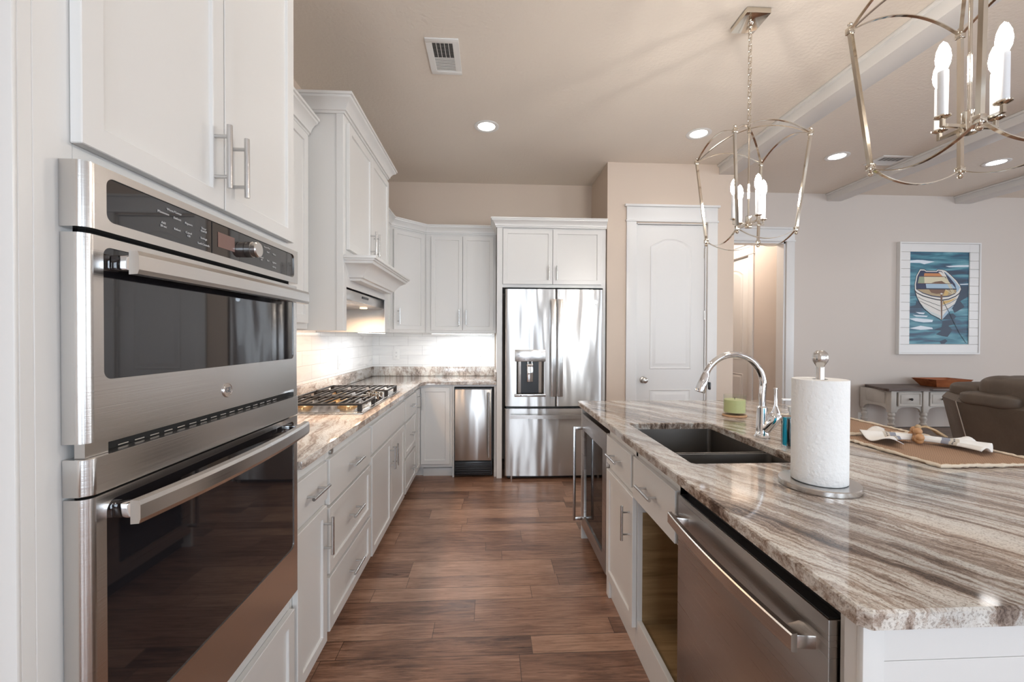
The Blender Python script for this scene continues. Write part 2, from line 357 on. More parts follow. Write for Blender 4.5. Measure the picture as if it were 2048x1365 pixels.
        if not closed: b.faces.new(rings[0]); b.faces.new(rings[-1][::-1])
        return s._merge(b)
    def sweep(s, path, prof, ext=(None, None)):
        """moulding: path = plan points, outward on the right-hand side; prof = (offset, z)"""
        pts = [Vector((p[0], p[1])) for p in path]; n = len(pts); b = bmesh.new(); rings = []
        def nrm(a, c): d = (c-a).normalized(); return Vector((d.y, -d.x))
        for i, p in enumerate(pts):
            n1 = nrm(pts[i-1], p) if i else (nrm(Vector(ext[0]), p) if ext[0] else nrm(p, pts[1]))
            n2 = nrm(p, pts[i+1]) if i < n-1 else (nrm(p, Vector(ext[1])) if ext[1] else n1)
            mt = (n1+n2); mt = mt/mt.dot(n1)
            rings.append([b.verts.new((p.x+mt.x*d, p.y+mt.y*d, z)) for d, z in prof])
        k = len(prof)
        for A, B in zip(rings, rings[1:]):
            for j in range(k): b.faces.new((A[j], A[(j+1) % k], B[(j+1) % k], B[j]))
        b.faces.new(rings[0]); b.faces.new(rings[-1][::-1])
        return s._merge(b)
    def door(s, u0, u1, z0, z1, w0, w1, rail=.06, rec=.009, bev=.0015):
        """shaker panel in local (u, out, z): slab w0..w1 with recessed field"""
        b = bmesh.new(); bmesh.ops.create_cube(b, size=1)
        for v in b.verts: v.co = Vector(((u0+u1)/2+v.co.x*(u1-u0), (w0+w1)/2+v.co.y*(w1-w0), (z0+z1)/2+v.co.z*(z1-z0)))
        b.faces.ensure_lookup_table(); b.normal_update()
        f = [q for q in b.faces if q.normal.y*(1 if w1 > w0 else -1) > .5]
        if rail:
            bmesh.ops.inset_region(b, faces=f, thickness=rail, depth=0)
            bmesh.ops.inset_region(b, faces=f, thickness=.0025, depth=-rec)
        if bev: bmesh.ops.bevel(b, geom=[e for e in b.edges if e.calc_face_angle(0) > .3], offset=bev, segments=1, affect='EDGES')
        return s._merge(b)
    def sheet(s, grid):
        b = bmesh.new(); V = [[b.verts.new(p) for p in row] for row in grid]
        for i in range(len(V)-1):
            for j in range(len(V[0])-1): b.faces.new((V[i][j], V[i][j+1], V[i+1][j+1], V[i+1][j]))
        return s._merge(b)
    def build(s, name, mat, parent=None, smooth=True, angle=35, world=True, solid=None, subd=0, recalc=True):
        if s.xf is not None: s.bm.transform(s.xf)
        if recalc: bmesh.ops.recalc_face_normals(s.bm, faces=s.bm.faces[:])
        org = Vector((0, 0, 0))
        if parent is not None and world:
            q = parent
            while q is not None: org += q.location; q = q.parent
        else:
            q = None
        if parent is None:      # origin in the middle of the base
            if world and s.bm.verts:
                xs = [v.co.x for v in s.bm.verts]; ys = [v.co.y for v in s.bm.verts]; zs = [v.co.z for v in s.bm.verts]
                org = Vector(((min(xs)+max(xs))/2, (min(ys)+max(ys))/2, min(zs)))
        bmesh.ops.translate(s.bm, verts=s.bm.verts[:], vec=-org)
        me = bpy.data.meshes.new(name); s.bm.to_mesh(me); s.bm.free()
        for mm in (mat if isinstance(mat, (list, tuple)) else [mat]): me.materials.append(mm)
        if smooth:
            me.shade_smooth(); me.set_sharp_from_angle(angle=math.radians(angle))
        o = bpy.data.objects.new(name, me); C.objects.link(o)
        if parent is not None: o.parent = parent
        elif world: o.location = org
        if solid:
            md = o.modifiers.new('thickness', 'SOLIDIFY'); md.thickness = solid; md.offset = 0
        if subd:
            md = o.modifiers.new('smooth', 'SUBSURF'); md.levels = subd; md.render_levels = subd
        return o

def tag(o, label=None, cat=None, group=None, kind=None):
    if label: o['label'] = label
    if cat: o['category'] = cat
    if group: o['group'] = group
    if kind: o['kind'] = kind
    return o
def thing(name, loc, label, cat, group=None, rz=0):
    o = bpy.data.objects.new(name, None); C.objects.link(o); o.location = loc; o.rotation_euler = (0, 0, rz); o.empty_display_size = .1
    return tag(o, label, cat, group)
def struct(o): o['kind'] = 'structure'; return o
def copy_tree(o, parent=None):
    c = o.copy(); C.objects.link(c); c.parent = parent
    for ch in [k for k in C.objects if k.parent == o]: copy_tree(ch, c)
    return c
# local frames: (u, out, z) -> world
def FL(x0): return Matrix(((0, 1, 0, x0), (1, 0, 0, 0), (0, 0, 1, 0), (0, 0, 0, 1)))      # faces +X, u = world y
def FR(x0): return Matrix(((0, -1, 0, x0), (1, 0, 0, 0), (0, 0, 1, 0), (0, 0, 0, 1)))     # faces -X, u = world y
def FB(y0): return Matrix(((1, 0, 0, 0), (0, -1, 0, y0), (0, 0, 1, 0), (0, 0, 0, 1)))     # faces -Y, u = world x
def FD(px, py, ang):                                                                        # faces any direction
    c, s_ = math.cos(ang), math.sin(ang)
    return Matrix(((c, s_, 0, px), (s_, -c, 0, py), (0, 0, 1, 0), (0, 0, 0, 1)))

# pulls: bar .150 long on two posts, built once, shared
hb = MB(); hb.cyl((0, .034, -.075), (0, .034, .075), .0062, seg=16); [hb.cyl((0, 0, z), (0, .034, z), .0046, seg=12) for z in (-.048, .048)]
hb_o = hb.build('handle', M['bar'], None, world=False); PULL = hb_o.data; bpy.data.objects.remove(hb_o)
def pull(door_o, F, u, z, horizontal=False, scale=1):
    o = bpy.data.objects.new('handle', PULL); C.objects.link(o); o.parent = door_o
    org = Vector((0, 0, 0)); q = door_o
    while q is not None: org += q.location; q = q.parent
    mt = F @ Matrix.Translation((u, 0, z))
    if horizontal: mt = mt @ Matrix.Rotation(PI/2, 4, 'Y')
    mt = mt @ Matrix.Scale(scale, 4)
    loc, rot, sc = mt.decompose()
    # mirrored frames: keep the pull a proper rotation (the shape is symmetric)
    R3 = mt.to_3x3()
    if R3.determinant() < 0: R3 = R3 @ Matrix(((-1, 0, 0), (0, 1, 0), (0, 0, 1)))
    R3.normalize()
    o.matrix_basis = Matrix.Translation(mt.translation - org) @ R3.to_4x4() @ Matrix.Scale(scale, 4)
    return o

def text_mesh(body, size, name, mat, parent, xf, depth=.0006):
    cu_ = bpy.data.curves.new('txt', 'FONT'); cu_.body = body; cu_.size = size; cu_.extrude = depth; cu_.align_x = 'CENTER'; cu_.align_y = 'CENTER'
    to = bpy.data.objects.new('txt', cu_); C.objects.link(to)
    dg = bpy.context.evaluated_depsgraph_get(); me = bpy.data.meshes.new_from_object(to.evaluated_get(dg))
    bpy.data.objects.remove(to)
    b = MB(); b.bm.from_mesh(me); b.bm.transform(xf); bpy.data.meshes.remove(me)
    return b.build(name, mat, parent, smooth=False)

# ------------------------------------------------------------------ room shell
X0, X1, Y0, YB, YL, ZC = ROOM['x0'], ROOM['x1'], ROOM['y0'], ROOM['yb'], ROOM['yl'], ROOM['zc']
YH = 7.4                                   # end of the hall
struct(MB().box(X0-.1, X1+.1, Y0-.1, YH+.1, -.05, 0).build('floor', M['floor'], smooth=False))
struct(MB().box(X0-.1, X1+.1, Y0-.1, YH+.1, ZC, ZC+.05).build('ceiling', M['ceil'], smooth=False))
struct(MB().box(X0-.1, X0, Y0-.1, YB+.1, 0, ZC).build('wall_left', M['wall'], smooth=False))
struct(MB().box(X0, 1.106, YB, YB+.1, 0, ZC).build('wall_back', M['wall'], smooth=False))
b = MB(); PD0, PD1, PDZ = 1.386, 2.076, 2.428
b.box(1.106, PD0, 4.0, 4.1, 0, ZC); b.box(PD1, 2.345, 4.0, 4.1, 0, ZC); b.box(PD0, PD1, 4.0, 4.1, PDZ, ZC)
b.box(1.106, 1.206, 4.1, YB+.1, 0, ZC); b.box(2.245, 2.345, 4.1, YL+.12, 0, ZC); b.box(1.206, 2.245, YB, YB+.1, 0, ZC)
struct(b.build('wall_pantry', M['wall'], smooth=False))
HO0, HO1, HOZ = 2.62, 3.383, 2.44
b = MB(); b.box(2.345, HO0, YL, YL+.12, 0, ZC); b.box(HO1, X1+.1, YL, YL+.12, 0, ZC); b.box(HO0, HO1, YL, YL+.12, HOZ, ZC)
struct(b.build('wall_living', M['wall2'], smooth=False))
b = MB(); HDY0, HDY1 = 5.52, 6.28
b.box(3.45, 3.55, YL+.12, HDY0, 0, ZC); b.box(3.45, 3.55, HDY1, YH, 0, ZC); b.box(3.45, 3.55, HDY0, HDY1, 2.43, ZC)
b.box(2.3, 2.4, YL+.12, YH, 0, ZC); b.box(2.4, 3.45, YH, YH+.1, 0, ZC)
struct(b.build('wall_hall', M['wall2'], smooth=False))
def wall_with_windows(name, along, fixed, a0, a1, thick, wins, zs):
    b = MB(); z0, z1 = zs; cur = a0
    def bx(p, q, zz0, zz1):
        if along == 'x': b.box(p, q, fixed, fixed+thick, zz0, zz1)
        else: b.box(fixed, fixed+thick, p, q, zz0, zz1)
    for p, q in wins:
        bx(cur, p, 0, ZC); bx(p, q, 0, z0); bx(p, q, z1, ZC); cur = q
    bx(cur, a1, 0, ZC)
    return struct(b.build(name, M['wall2'], smooth=False))
REARW = ((-0.9, 0.9), (1.7, 3.5), (4.6, 6.4)); RW = ((-2.4, -0.4), (0.6, 2.6))
wall_with_windows('wall_rear', 'x', Y0-.1, X0-.1, X1+.1, .1, REARW, (.35, 2.5))
wall_with_windows('wall_right', 'y', X1, Y0, YL, .1, RW, (.55, 2.5))
k = 0
for (p, q) in REARW:
    k += 1; b = MB()
    for u in (p, p+(q-p)/3, p+2*(q-p)/3, q): b.box(u-.03, u+.03, Y0-.07, Y0-.02, .35, 2.5)
    for z in (.38, 1.5, 2.47): b.box(p, q, Y0-.065, Y0-.025, z-.03, z+.03)
    wo = struct(b.build('window_%d' % k, M['trim'], smooth=False))
    MB().box(p, q, Y0-.047, Y0-.043, .36, 2.49).build('pane', M['glass'], wo, smooth=False)
for (p, q) in RW:
    k += 1; b = MB()
    for u in (p, (p+q)/2, q): b.box(X1+.02, X1+.07, u-.03, u+.03, .55, 2.5)
    for z in (.58, 2.47): b.box(X1+.025, X1+.065, p, q, z-.03, z+.03)
    wo = struct(b.build('window_%d' % k, M['trim'], smooth=False))
    MB().box(X1+.043, X1+.047, p, q, .56, 2.49).build('pane', M['glass'], wo, smooth=False)

def curtain(xc, wd, label):
    pts = [(xc-wd/2+wd*i/60, Y0+.09+.028*math.sin(i*1.05)+.008*math.sin(i*2.7)) for i in range(61)]
    g = [[(x, y, z) for x, y in pts] for z in (.02, 2.72)]
    return struct(MB().sheet(g).build('trim_curtain', M['curtain'], solid=.003))
for (p, q), nm in zip(REARW, ('first', 'second', 'third')):
    curtain(p-.06, .34, 'grey curtain left of the %s rear window' % nm); curtain(q+.06, .34, 'grey curtain right of the %s rear window' % nm)

# ceiling beams (boxed, running away from the camera) with a small bed moulding
for n_, (xa, xb, ye, zb) in enumerate(((2.19, 2.36, 4.0, 2.905), (3.87, 4.04, YL, 2.915), (5.43, 5.62, YL, 2.915))):
    b = MB(); b.box(xa, xb, Y0, ye-.001, zb, ZC-.0005, .004); b.box(xa-.018, xb+.018, Y0, ye-.001, ZC-.022, ZC-.001, .006)
    struct(b.build('trim_%d' % (n_+1), M['trim']))
# casings
def casing(F, u0, u1, ztop, header_top, wd=.098, name='trim_9', th=.019, sides=(1, 1), z0=0):
    b = MB(F)
    if sides[0]: b.box(u0-wd, u0-.004, 0, th, z0, ztop, .002)
    if sides[1]: b.box(u1+.004, u1+wd, 0, th, z0, ztop, .002)
    b.box(u0-wd-.008, u1+wd+.008, 0, th+.008, ztop, ztop+.016, .003)
    b.box(u0-wd, u1+wd, 0, th, ztop+.016, header_top-.02, .002)
    b.box(u0-wd-.018, u1+wd+.018, 0, th+.018, header_top-.02, header_top, .003)
    return struct(b.build(name, M['trim']))
casing(FB(3.9995), PD0, PD1, 2.438, 2.60, name='trim_4')
casing(FB(YL-.0005), HO0, HO1, 2.44, 2.60, name='trim_5')
casing(FR(3.4495), HDY0, HDY1, 2.44, 2.60, name='trim_6', wd=.11)
b = MB(); b.box(HO1-.02, HO1+.001, YL, YL+.12, 0, HOZ); b.box(HO0, HO0+.02, YL, YL+.12, 0, HOZ); b.box(HO0, HO1, YL, YL+.12, HOZ-.02, HOZ)
struct(b.build('trim_7', M['trim'], smooth=False))
b = MB()
b.box(PD0-.002, PD0+.012, 4.0, 4.1, 0, PDZ); b.box(PD1-.012, PD1+.002, 4.0, 4.1, 0, PDZ); b.box(PD0, PD1, 4.0, 4.1, PDZ-.008, PDZ)
struct(b.build('trim_8', M['trim'], smooth=False))
def arch_outline(u0, u1, z0, zs, rise, n=14):
    pts = [(u0, z0), (u1, z0)]
    for i in range(n+1):
        t = 1-i/n; u = u0+(u1-u0)*t
        pts.append((u, zs+rise*(1-(2*t-1)**2)))
    return pts
def panel_door(name, F, u0, u1, z0, z1, knob_side, label_knob=None):
    """moulded two-panel interior door, arched upper panel"""
    d = MB(F).box(u0, u1, -.035, 0, z0, z1, .002).build(name, M['trim'])
    struct(d); w_ = u1-u0; cu_ = (u0+u1)/2; hw = w_*.31
    for (pz0, pz1, rise) in ((z0+1.02, z1-.205, .075), (z0+.22, z0+.825, .0)):
        def ol(ins): return arch_outline(cu_-hw+ins, cu_+hw-ins, pz0+ins, pz1-ins*.9, rise)
        b = MB(F)
        def rg(i0, i1, h0, h1):
            O, I = ol(i0), ol(i1); bb = bmesh.new()
            A = [bb.verts.new((p[0], h0, p[1])) for p in O]; B_ = [bb.verts.new((p[0], h1, p[1])) for p in I]
            for q in range(len(A)): bb.faces.new((A[q], A[(q+1) % len(A)], B_[(q+1) % len(A)], B_[q]))
            b._merge(bb)
        for (i0, i1, h0, h1) in ((0, .006, 0, .006), (.006, .02, .006, -.0005), (.02, .03, .0005, .0005), (.03, .055, .0005, .007)): rg(i0, i1, h0, h1)
        bb = bmesh.new(); bb.faces.new([bb.verts.new((p[0], .007, p[1])) for p in ol(.055)]); b._merge(bb)
        b.build('door_panel', M['trim'], d, angle=25, recalc=True)
    ku = u0+.063 if knob_side == 'L' else u1-.063
    xf = F @ Matrix.Translation((ku, 0, z0+.916)) @ Matrix.Rotation(-PI/2, 4, 'X')
    MB().lathe([(.0, 0), (.032, 0), (.032, .004), (.026, .008), (.011, .011), (.010, .028), (.016, .034), (.0265, .044), (.029, .054), (.025, .064), (.014, .070), (0, .071)], xf=xf, seg=28).build('knob', M['hinge'], d)
    hu = u1+.003 if knob_side == 'L' else u0-.003
    for hz in (z0+.25, z0+1.54, z0+2.14):
        b = MB(F); b.cyl((hu, .004, hz-.045), (hu, .004, hz+.045), .006, seg=12); b.box(hu-.008, hu+.004, -.001, .003, hz-.045, hz+.045)
        b.build('hinge', M['hinge'], d)
    return d
panel_door('door_1', FB(4.012), PD0+.016, PD1-.016, .012, PDZ-.012, 'L')
panel_door('door_2', FR(3.462), HDY0+.006, HDY1-.006, .012, 2.42, 'R')
# baseboards
def base(name, F, segs):
    b = MB(F)
    for (u0, u1) in segs: b.box(u0, u1, 0, .014, 0, .125, .003)
    return struct(b.build(name, M['trim']))
base('baseboard_pantry', FB(3.9995), ((1.112, PD0-.1), (PD1+.1, 2.345)))
base('baseboard_living', FB(YL-.0005), ((2.347, HO0-.1), (HO1+.1, X1)))
base('baseboard_hall', FR(3.4495), ((4.86, HDY0-.115), (HDY1+.115, YH)))
base('baseboard_rear', MB().xf or Matrix(((1, 0, 0, 0), (0, 1, 0, Y0+.0005), (0, 0, 1, 0), (0, 0, 0, 1))), ((X0, X1),))

# ------------------------------------------------------------------ tiled backsplash (left and back wall are one tiled surface)
tag(MB().box(X0+.0005, X0+.009, 1.475, YB-.0005, 1.013, 1.66).build('tile_backsplash', M['tile'], smooth=False), 'white marble subway tile backsplash on the left wall behind the cooktop', 'backsplash')
tag(MB().box(X0+.0095, .045, YB-.009, YB-.0005, 1.013, 1.42).build('tile_backsplash', M['tile'], smooth=False), 'white marble subway tile backsplash on the back wall, between the corner and the fridge panel', 'backsplash')
def outlet(F, u, z, label, cat='outlet'):
    w_, h_ = .072, .116
    b = MB(F); b.box(u-w_/2, u+w_/2, 0, .005, z-h_/2, z+h_/2, .002)
    o = b.build('wall_outlet', M['white']); tag(o, label, cat)
    for dz in (-.02, .02):
        r = MB(F).box(u-.017, u+.017, .005, .0065, z+dz-.014, z+dz+.014, .002).build('receptacle', M['white'], o)
        b = MB(F)
        for du in (-.006, .006): b.box(u+du-.0012, u+du+.0012, .0065, .0069, z+dz-.002, z+dz+.008)
        b.cyl((u, .0064, z+dz-.008), (u, .0069, z+dz-.008), .0022, seg=10); b.build('slot', M['slot'], r)
    return o
outlet(FB(YB-.0095), -1.012, 1.142, 'white double outlet on the back wall tile, near the room corner')
outlet(FB(YB-.0095), -.118, 1.14, 'white double outlet on the back wall tile beside the fridge panel')
outlet(FL(X0+.0095), 3.62, 1.12, 'white outlet on the left wall tile behind the cooktop')
outlet(FB(YL-.0005), 4.31, .414, 'white outlet low on the living room wall left of the console table')

light('hall_lamp', 'POINT', (2.95, 5.6, 2.8), 30, (1, .86, .74), radius=.08)  # unseen point light added to brighten the dark hall, no fixture

# ------------------------------------------------------------------ cabinets, left run
XF, XD = -.678, -.658        # face frame, door faces
G1 = 'white shaker cabinets of the left run'
CROWN = lambda z: [(0, z), (.010, z), (.012, z+.010), (.020, z+.012), (.020, z+.020), (.026, z+.034), (.040, z+.052), (.054, z+.060), (.056, z+.070), (.064, z+.071), (.064, z+.084), (0, z+.084)]
def front(parent, F, kind, u0, u1, z0, z1, rail=.058, handle=None, th=.02, name=None, hscale=1, label=None):
    """door or drawer front; F origin plane = face frame; handle = (u, z, horizontal)"""
    b = MB(F); b.door(u0, u1, z0, z1, .0008, th, rail=rail if rail else 0)
    o = b.build(name or kind, M['cab'], parent)
    if label: o['label'] = label
    if handle: pull(o, F @ Matrix.Translation((0, th, 0)), handle[0], handle[1], handle[2], hscale)
    return o
def carcass(parent, F, u0, u1, z0, z1, depth, toe=0, hollow=False, name='cabinet_body'):
    b = MB(F)
    b.box(u0, u1, -depth, 0, z0 + (.1 if toe else 0), z1, .001, 1)
    if toe: b.box(u0, u1, -depth, -.07, z0, z0+.105)
    return b.build(name, M['cab'], parent)
FLf = FL(XF)
# tall oven cabinet: body built around the oven opening
t = thing('oven_cabinet', (-.97, 1.07, 0), 'tall white cabinet housing the built-in double oven at the left edge', 'cabinet')
b = MB(FLf); OY0, OY1 = .728, 1.442
b.box(.667, OY0, -.59, 0, 0, 2.54, .0012, 1); b.box(OY1, 1.468, -.59, 0, .0, 2.54, .0012, 1)
b.box(OY0, OY1, -.59, 0, 1.605, 2.54); b.box(OY0, OY1, -.59, 0, .1, .50); b.box(OY0, OY1, -.59, -.07, 0, .1); b.box(OY0, OY1, -.59, -.57, .5, 1.605)
b.build('cabinet_body', M['cab'], t)
# end panel facing the camera: stiles and plank field
b = MB(); b.box(X0+.002, XF, .647, .667, 0, 2.54, .001, 1)
b.build('end_panel', M['cab'], t)
b = MB()
b.box(-.720, XF+.0005, .640, .647, 0, 2.54, .002); b.box(X0+.002, -1.19, .640, .647, 0, 2.54, .002)
for z in (0, 2.44): b.box(-1.19, -.7205, .640, .647, z, z+.1, .002)
for za, zb in ((.1005, 1.2555), (1.2585, 2.4395)): b.box(-1.1895, -.7205, .6435, .647, za, zb, .001, 1)
b.build('plank_field', M['cab'], t)
for (ua, ub, hu) in ((.722, 1.089, 1.054), (1.093, 1.462, 1.126)):
    front(t, FLf, 'door', ua, ub, 1.65, 2.50, handle=(hu, 1.768, False))
front(t, FLf, 'drawer', .722, 1.462, .115, .418, handle=(1.09, .30, True))
MB().sweep([(X0+.002, .640), (XF, .640), (XF, 1.468), (X0+.4, 1.468)][::1], CROWN(2.54)).build('crown_moulding', M['cab'], t)

# wall cabinet between oven cabinet and hood
UX, UZ0, UZ1 = -.943, 1.375, 2.372
Fu = FL(UX)
t = thing('upper_cabinet', (-1.1, 1.86, UZ0), 'white shaker wall cabinet squeezed between the tall oven cabinet and the hood', 'cabinet', None)
b = MB(Fu); b.box(1.474, 2.243, -.319, 0, UZ0, UZ1+.03, .001, 1); b.build('cabinet_body', M['cab'], t)
front(t, Fu, 'door', 1.50, 1.852, 1.404, 2.356, handle=(1.82, 1.53, False)); front(t, Fu, 'door', 1.856, 2.208, 1.404, 2.356, handle=(1.888, 1.53, False))
MB().sweep([(UX, 1.474), (UX, 2.243)], CROWN(UZ1-.004)).build('crown_moulding', M['cab'], t)

# hood cabinet
HX = -.767; Fh = FL(HX); HY0, HY1 = 2.25, 3.17; HZ1 = 2.50
t = thing('hood_cabinet', (-1.02, 2.71, 1.37), 'tall white hood cabinet with a moulded ledge projecting above the cooktop', 'cabinet')
b = MB(Fh)
b.box(HY0, HY0+.02, -.494, 0, 1.368, HZ1, .001, 1); b.box(HY1-.02, HY1, -.494, 0, 1.368, HZ1, .001, 1)
b.box(HY0+.02, HY1-.02, -.494, 0, 1.625, HZ1, .001, 1)
b.build('cabinet_body', M['cab'], t)
b = MB(Fh)
b.box(HY0, HY0+.042, 0, .006, 1.368, HZ1, .001, 1); b.box(HY1-.06, HY1, 0, .006, 1.368, HZ1, .001, 1)
b.box(HY0+.042, HY1-.06, 0, .006, 1.60, 1.80, .001, 1); b.box(HY0+.042, HY1-.06, 0, .006, 2.45, HZ1, .001, 1)
b.box(HY0-.007, HY0, -.03, .006, 1.368, HZ1, .001, 1)
b.build('face_frame', M['cab'], t)
Fh2 = FL(HX+.006)
front(t, Fh2, 'door', 2.281, 2.709, 1.795, 2.455, handle=(2.672, 1.91, False)); front(t, Fh2, 'door', 2.713, 3.142, 1.795, 2.455, handle=(2.748, 1.91, False))
MB().sweep([(X0+.003, HY0-.001), (HX+.004, HY0-.001), (HX+.004, HY1), (X0+.003, HY1)], CROWN(2.487)).build('crown_moulding', M['cab'], t)
# ledge: board on stacked mouldings
b = MB()
HPROF = [(0, 1.640), (.055, 1.640), (.060, 1.652), (.072, 1.655), (.078, 1.665), (.082, 1.672), (.105, 1.70), (.130, 1.718), (.142, 1.722), (.146, 1.735), (.155, 1.737), (.155, 1.745), (0, 1.745)]
b.sweep([(HX-.0, HY0+.155), (HX+.006, HY0+.155), (HX+.006, HY1-.155), (HX-.0, HY1-.155)], [(d_, z_) for d_, z_ in HPROF])
b.box(HX+.006, HX+.172, HY0-.008, HY1+.008, 1.745, 1.762, .003)
b.build('ledge', M['cab'], t)
# slim stainless insert under the hood box
t = thing('range_hood', (-1.02, 2.71, 1.53), 'slim stainless range hood insert with warm lamps, tucked under the hood cabinet', 'range hood')
b = MB(); b.prism([(X0+.012, 1.53), (HX-.03, 1.53), (HX-.012, 1.54), (HX-.008, 1.595), (X0+.012, 1.595)], 'y', HY0+.022, HY1-.022, .003)
b.build('hood_body', M['steel'], t)
b = MB(); b.box(HX-.010, HX-.006, 2.62, 2.74, 1.566, 1.580); b.build('control_buttons', M['black'], t)
for yy in (2.45, 2.93):
    MB().cyl((-.86, yy, 1.5255), (-.86, yy, 1.5295), .024).build('lamp', M['warm'], t)
    light('hood_lamp', 'SPOT', (-.86, yy, 1.515), 13, (1, .64, .38), (0, 0, -1), spot=3.05, radius=.03)

# wall cabinet right of the hood, hidden behind it, up to the diagonal corner cabinet
t = thing('upper_cabinet', (-1.1, 3.6, UZ0), 'narrow glimpse of a white wall cabinet just beyond the hood, before the corner cabinet', 'cabinet')
MB(Fu).box(3.176, 4.026, -.319, 0, UZ0, UZ1+.03, .001, 1).build('cabinet_body', M['cab'], t)
front(t, Fu, 'door', 3.19, 3.59, 1.404, 2.356, handle=(3.56, 1.53, False)); front(t, Fu, 'door', 3.594, 3.985, 1.404, 2.356, handle=(3.63, 1.53, False))
MB().sweep([(UX, 3.176), (UX, 4.03)], CROWN(UZ1-.004), (None, tuple(Vector((UX, 4.03))+Vector((.272, .295))))).build('crown_moulding', M['cab'], t)
# diagonal corner cabinet
A_, B_ = Vector((UX, 4.03)), Vector((-.655, 4.325))
dv = (B_-A_).normalized(); ang = math.atan2(dv.y, dv.x); LEN = (B_-A_).length
t = thing('corner_wall_cabinet', (-1.05, 4.42, UZ0), 'white diagonal corner wall cabinet with a single tall door', 'cabinet')
b = MB(); b.prism([(X0+.011, 4.03), (A_.x, A_.y), (B_.x, B_.y), (B_.x, YB-.011), (X0+.011, YB-.011)], 'z', UZ0, UZ1+.03, .001, 1); b.build('cabinet_body', M['cab'], t)
Fd = FD(A_.x, A_.y, ang)
front(t, Fd, 'door', .035, LEN-.03, 1.404, 2.348, handle=(.075, 1.53, False), rail=.055)
MB().sweep([(A_.x, A_.y), (B_.x, B_.y)], CROWN(UZ1-.004), ((UX, 3.5), (0, B_.y))).build('crown_moulding', M['cab'], t)
# back wall cabinet, two doors
t = thing('upper_cabinet', (-.3, 4.48, UZ0), 'white two-door wall cabinet on the back wall beside the fridge cabinet', 'cabinet')
Fb = FB(4.325)
MB(Fb).box(-.653, .055, -.303, 0, UZ0, UZ1+.03, .001, 1).build('cabinet_body', M['cab'], t)
front(t, Fb, 'door', -.597, -.283, 1.40, 2.345, handle=(-.315, 1.53, False), rail=.055); front(t, Fb, 'door', -.279, .028, 1.40, 2.345, handle=(-.245, 1.53, False), rail=.055)
MB().sweep([(B_.x, B_.y), (.055, 4.325)], CROWN(UZ1-.004), (tuple(A_), None)).build('crown_moulding', M['cab'], t)

# fridge surround
t = thing('fridge_cabinet', (.58, 4.3, 0), 'white two-door cabinet over the refrigerator with a full-height side panel', 'cabinet')
Fg = FB(4.02)
b = MB(Fg); b.box(.060, .110, -.612, .02, 0, 2.39, .001, 1); b.box(.110, 1.098, -.612, .0, 1.805, 2.39, .001, 1); b.box(1.072, 1.098, -.612, .0, 0, 1.805, .001, 1)
b.build('cabinet_body', M['cab'], t)
front(t, Fg, 'door', .116, .584, 1.835, 2.352, handle=(.548, 1.94, False), hscale=.9); front(t, Fg, 'door', .588, 1.052, 1.835, 2.352, handle=(.622, 1.94, False), hscale=.9)
MB().sweep([(.059, 4.30), (.059, 3.999), (1.097, 3.999)], [(d_*.9, z_) for d_, z_ in CROWN(2.365)]).build('crown_moulding', M['cab'], t)

# base cabinets
def base_cab(y0, y1, label, fronts):
    t = thing('base_cabinet', ((XF+X0)/2, (y0+y1)/2, 0), label, 'cabinet')
    carcass(t, FLf, y0, y1, 0, .883, .59, toe=1)
    for f in fronts: front(t, FLf, *f[:5], **f[5])
    return t
D, R_ = 'door', 'drawer'
base_cab(1.471, 1.764, 'white base cabinet with one drawer over one door, right beside the double oven',
    [(R_, 1.484, 1.748, .682, .833, dict(rail=0, handle=(1.61, .758, True))), (D, 1.484, 1.748, .102, .655, dict(handle=(1.716, .545, False)))])
bc = base_cab(1.766, 2.392, 'white three-drawer base cabinet just left of the cooktop cabinet',
    [(R_, 1.776, 2.375, .644, .832, dict(rail=0, handle=(2.07, .74, True))), (R_, 1.776, 2.375, .358, .630, dict(handle=(2.07, .50, True))), (R_, 1.776, 2.375, .118, .340, dict(handle=(2.07, .235, True)))])
MB(FLf).cyl((1.83, .001, .852), (1.83, .010, .852), .013).build('bumper', M['hinge'], bc)['label'] = 'small grey bumper above the top drawer'
base_cab(2.394, 3.322, 'white base cabinet under the cooktop with two blank panels over two doors',
    [(R_, 2.408, 2.863, .685, .838, dict(rail=0, name='blank_panel')), (R_, 2.867, 3.300, .685, .838, dict(rail=0, name='blank_panel')),
     (D, 2.408, 2.863, .102, .660, dict(handle=(2.825, .54, False))), (D, 2.867, 3.300, .102, .660, dict(handle=(2.905, .54, False)))])
base_cab(3.324, 3.815, 'white three-drawer base cabinet between the cooktop cabinet and the corner',
    [(R_, 3.338, 3.80, .675, .845, dict(rail=0, handle=(3.57, .765, True))), (R_, 3.338, 3.80, .39, .652, dict(handle=(3.57, .53, True), rail=.05)), (R_, 3.338, 3.80, .104, .366, dict(handle=(3.57, .25, True), rail=.05))])
# corner base: L-shaped, bi-fold doors
t = thing('corner_base_cabinet', (-.95, 4.3, 0), 'white L-shaped corner base cabinet with a folding two-leaf door', 'cabinet')
b = MB(); b.prism([(X0+.002, 3.817), (XF, 3.817), (XF, 4.05), (-.36, 4.05), (-.36, YB-.002), (X0+.002, YB-.002)], 'z', .1, .883, .001, 1)
b.prism([(X0+.002, 3.817), (XF-.07, 3.817), (XF-.07, 4.12), (-.36, 4.12), (-.36, YB-.002), (X0+.002, YB-.002)], 'z', 0, .101)
b.build('cabinet_body', M['cab'], t)
Fk = FB(4.05)
front(t, FLf, D, 3.83, 4.026, .112, .853, rail=.045, handle=(3.87, .745, False))
front(t, Fk, D, -.654, -.383, .13, .855, rail=.055)
MB().box(-.64, -.36, 4.095, 4.12, 0, .075, .002).build('toe_board', M['cab'], t)
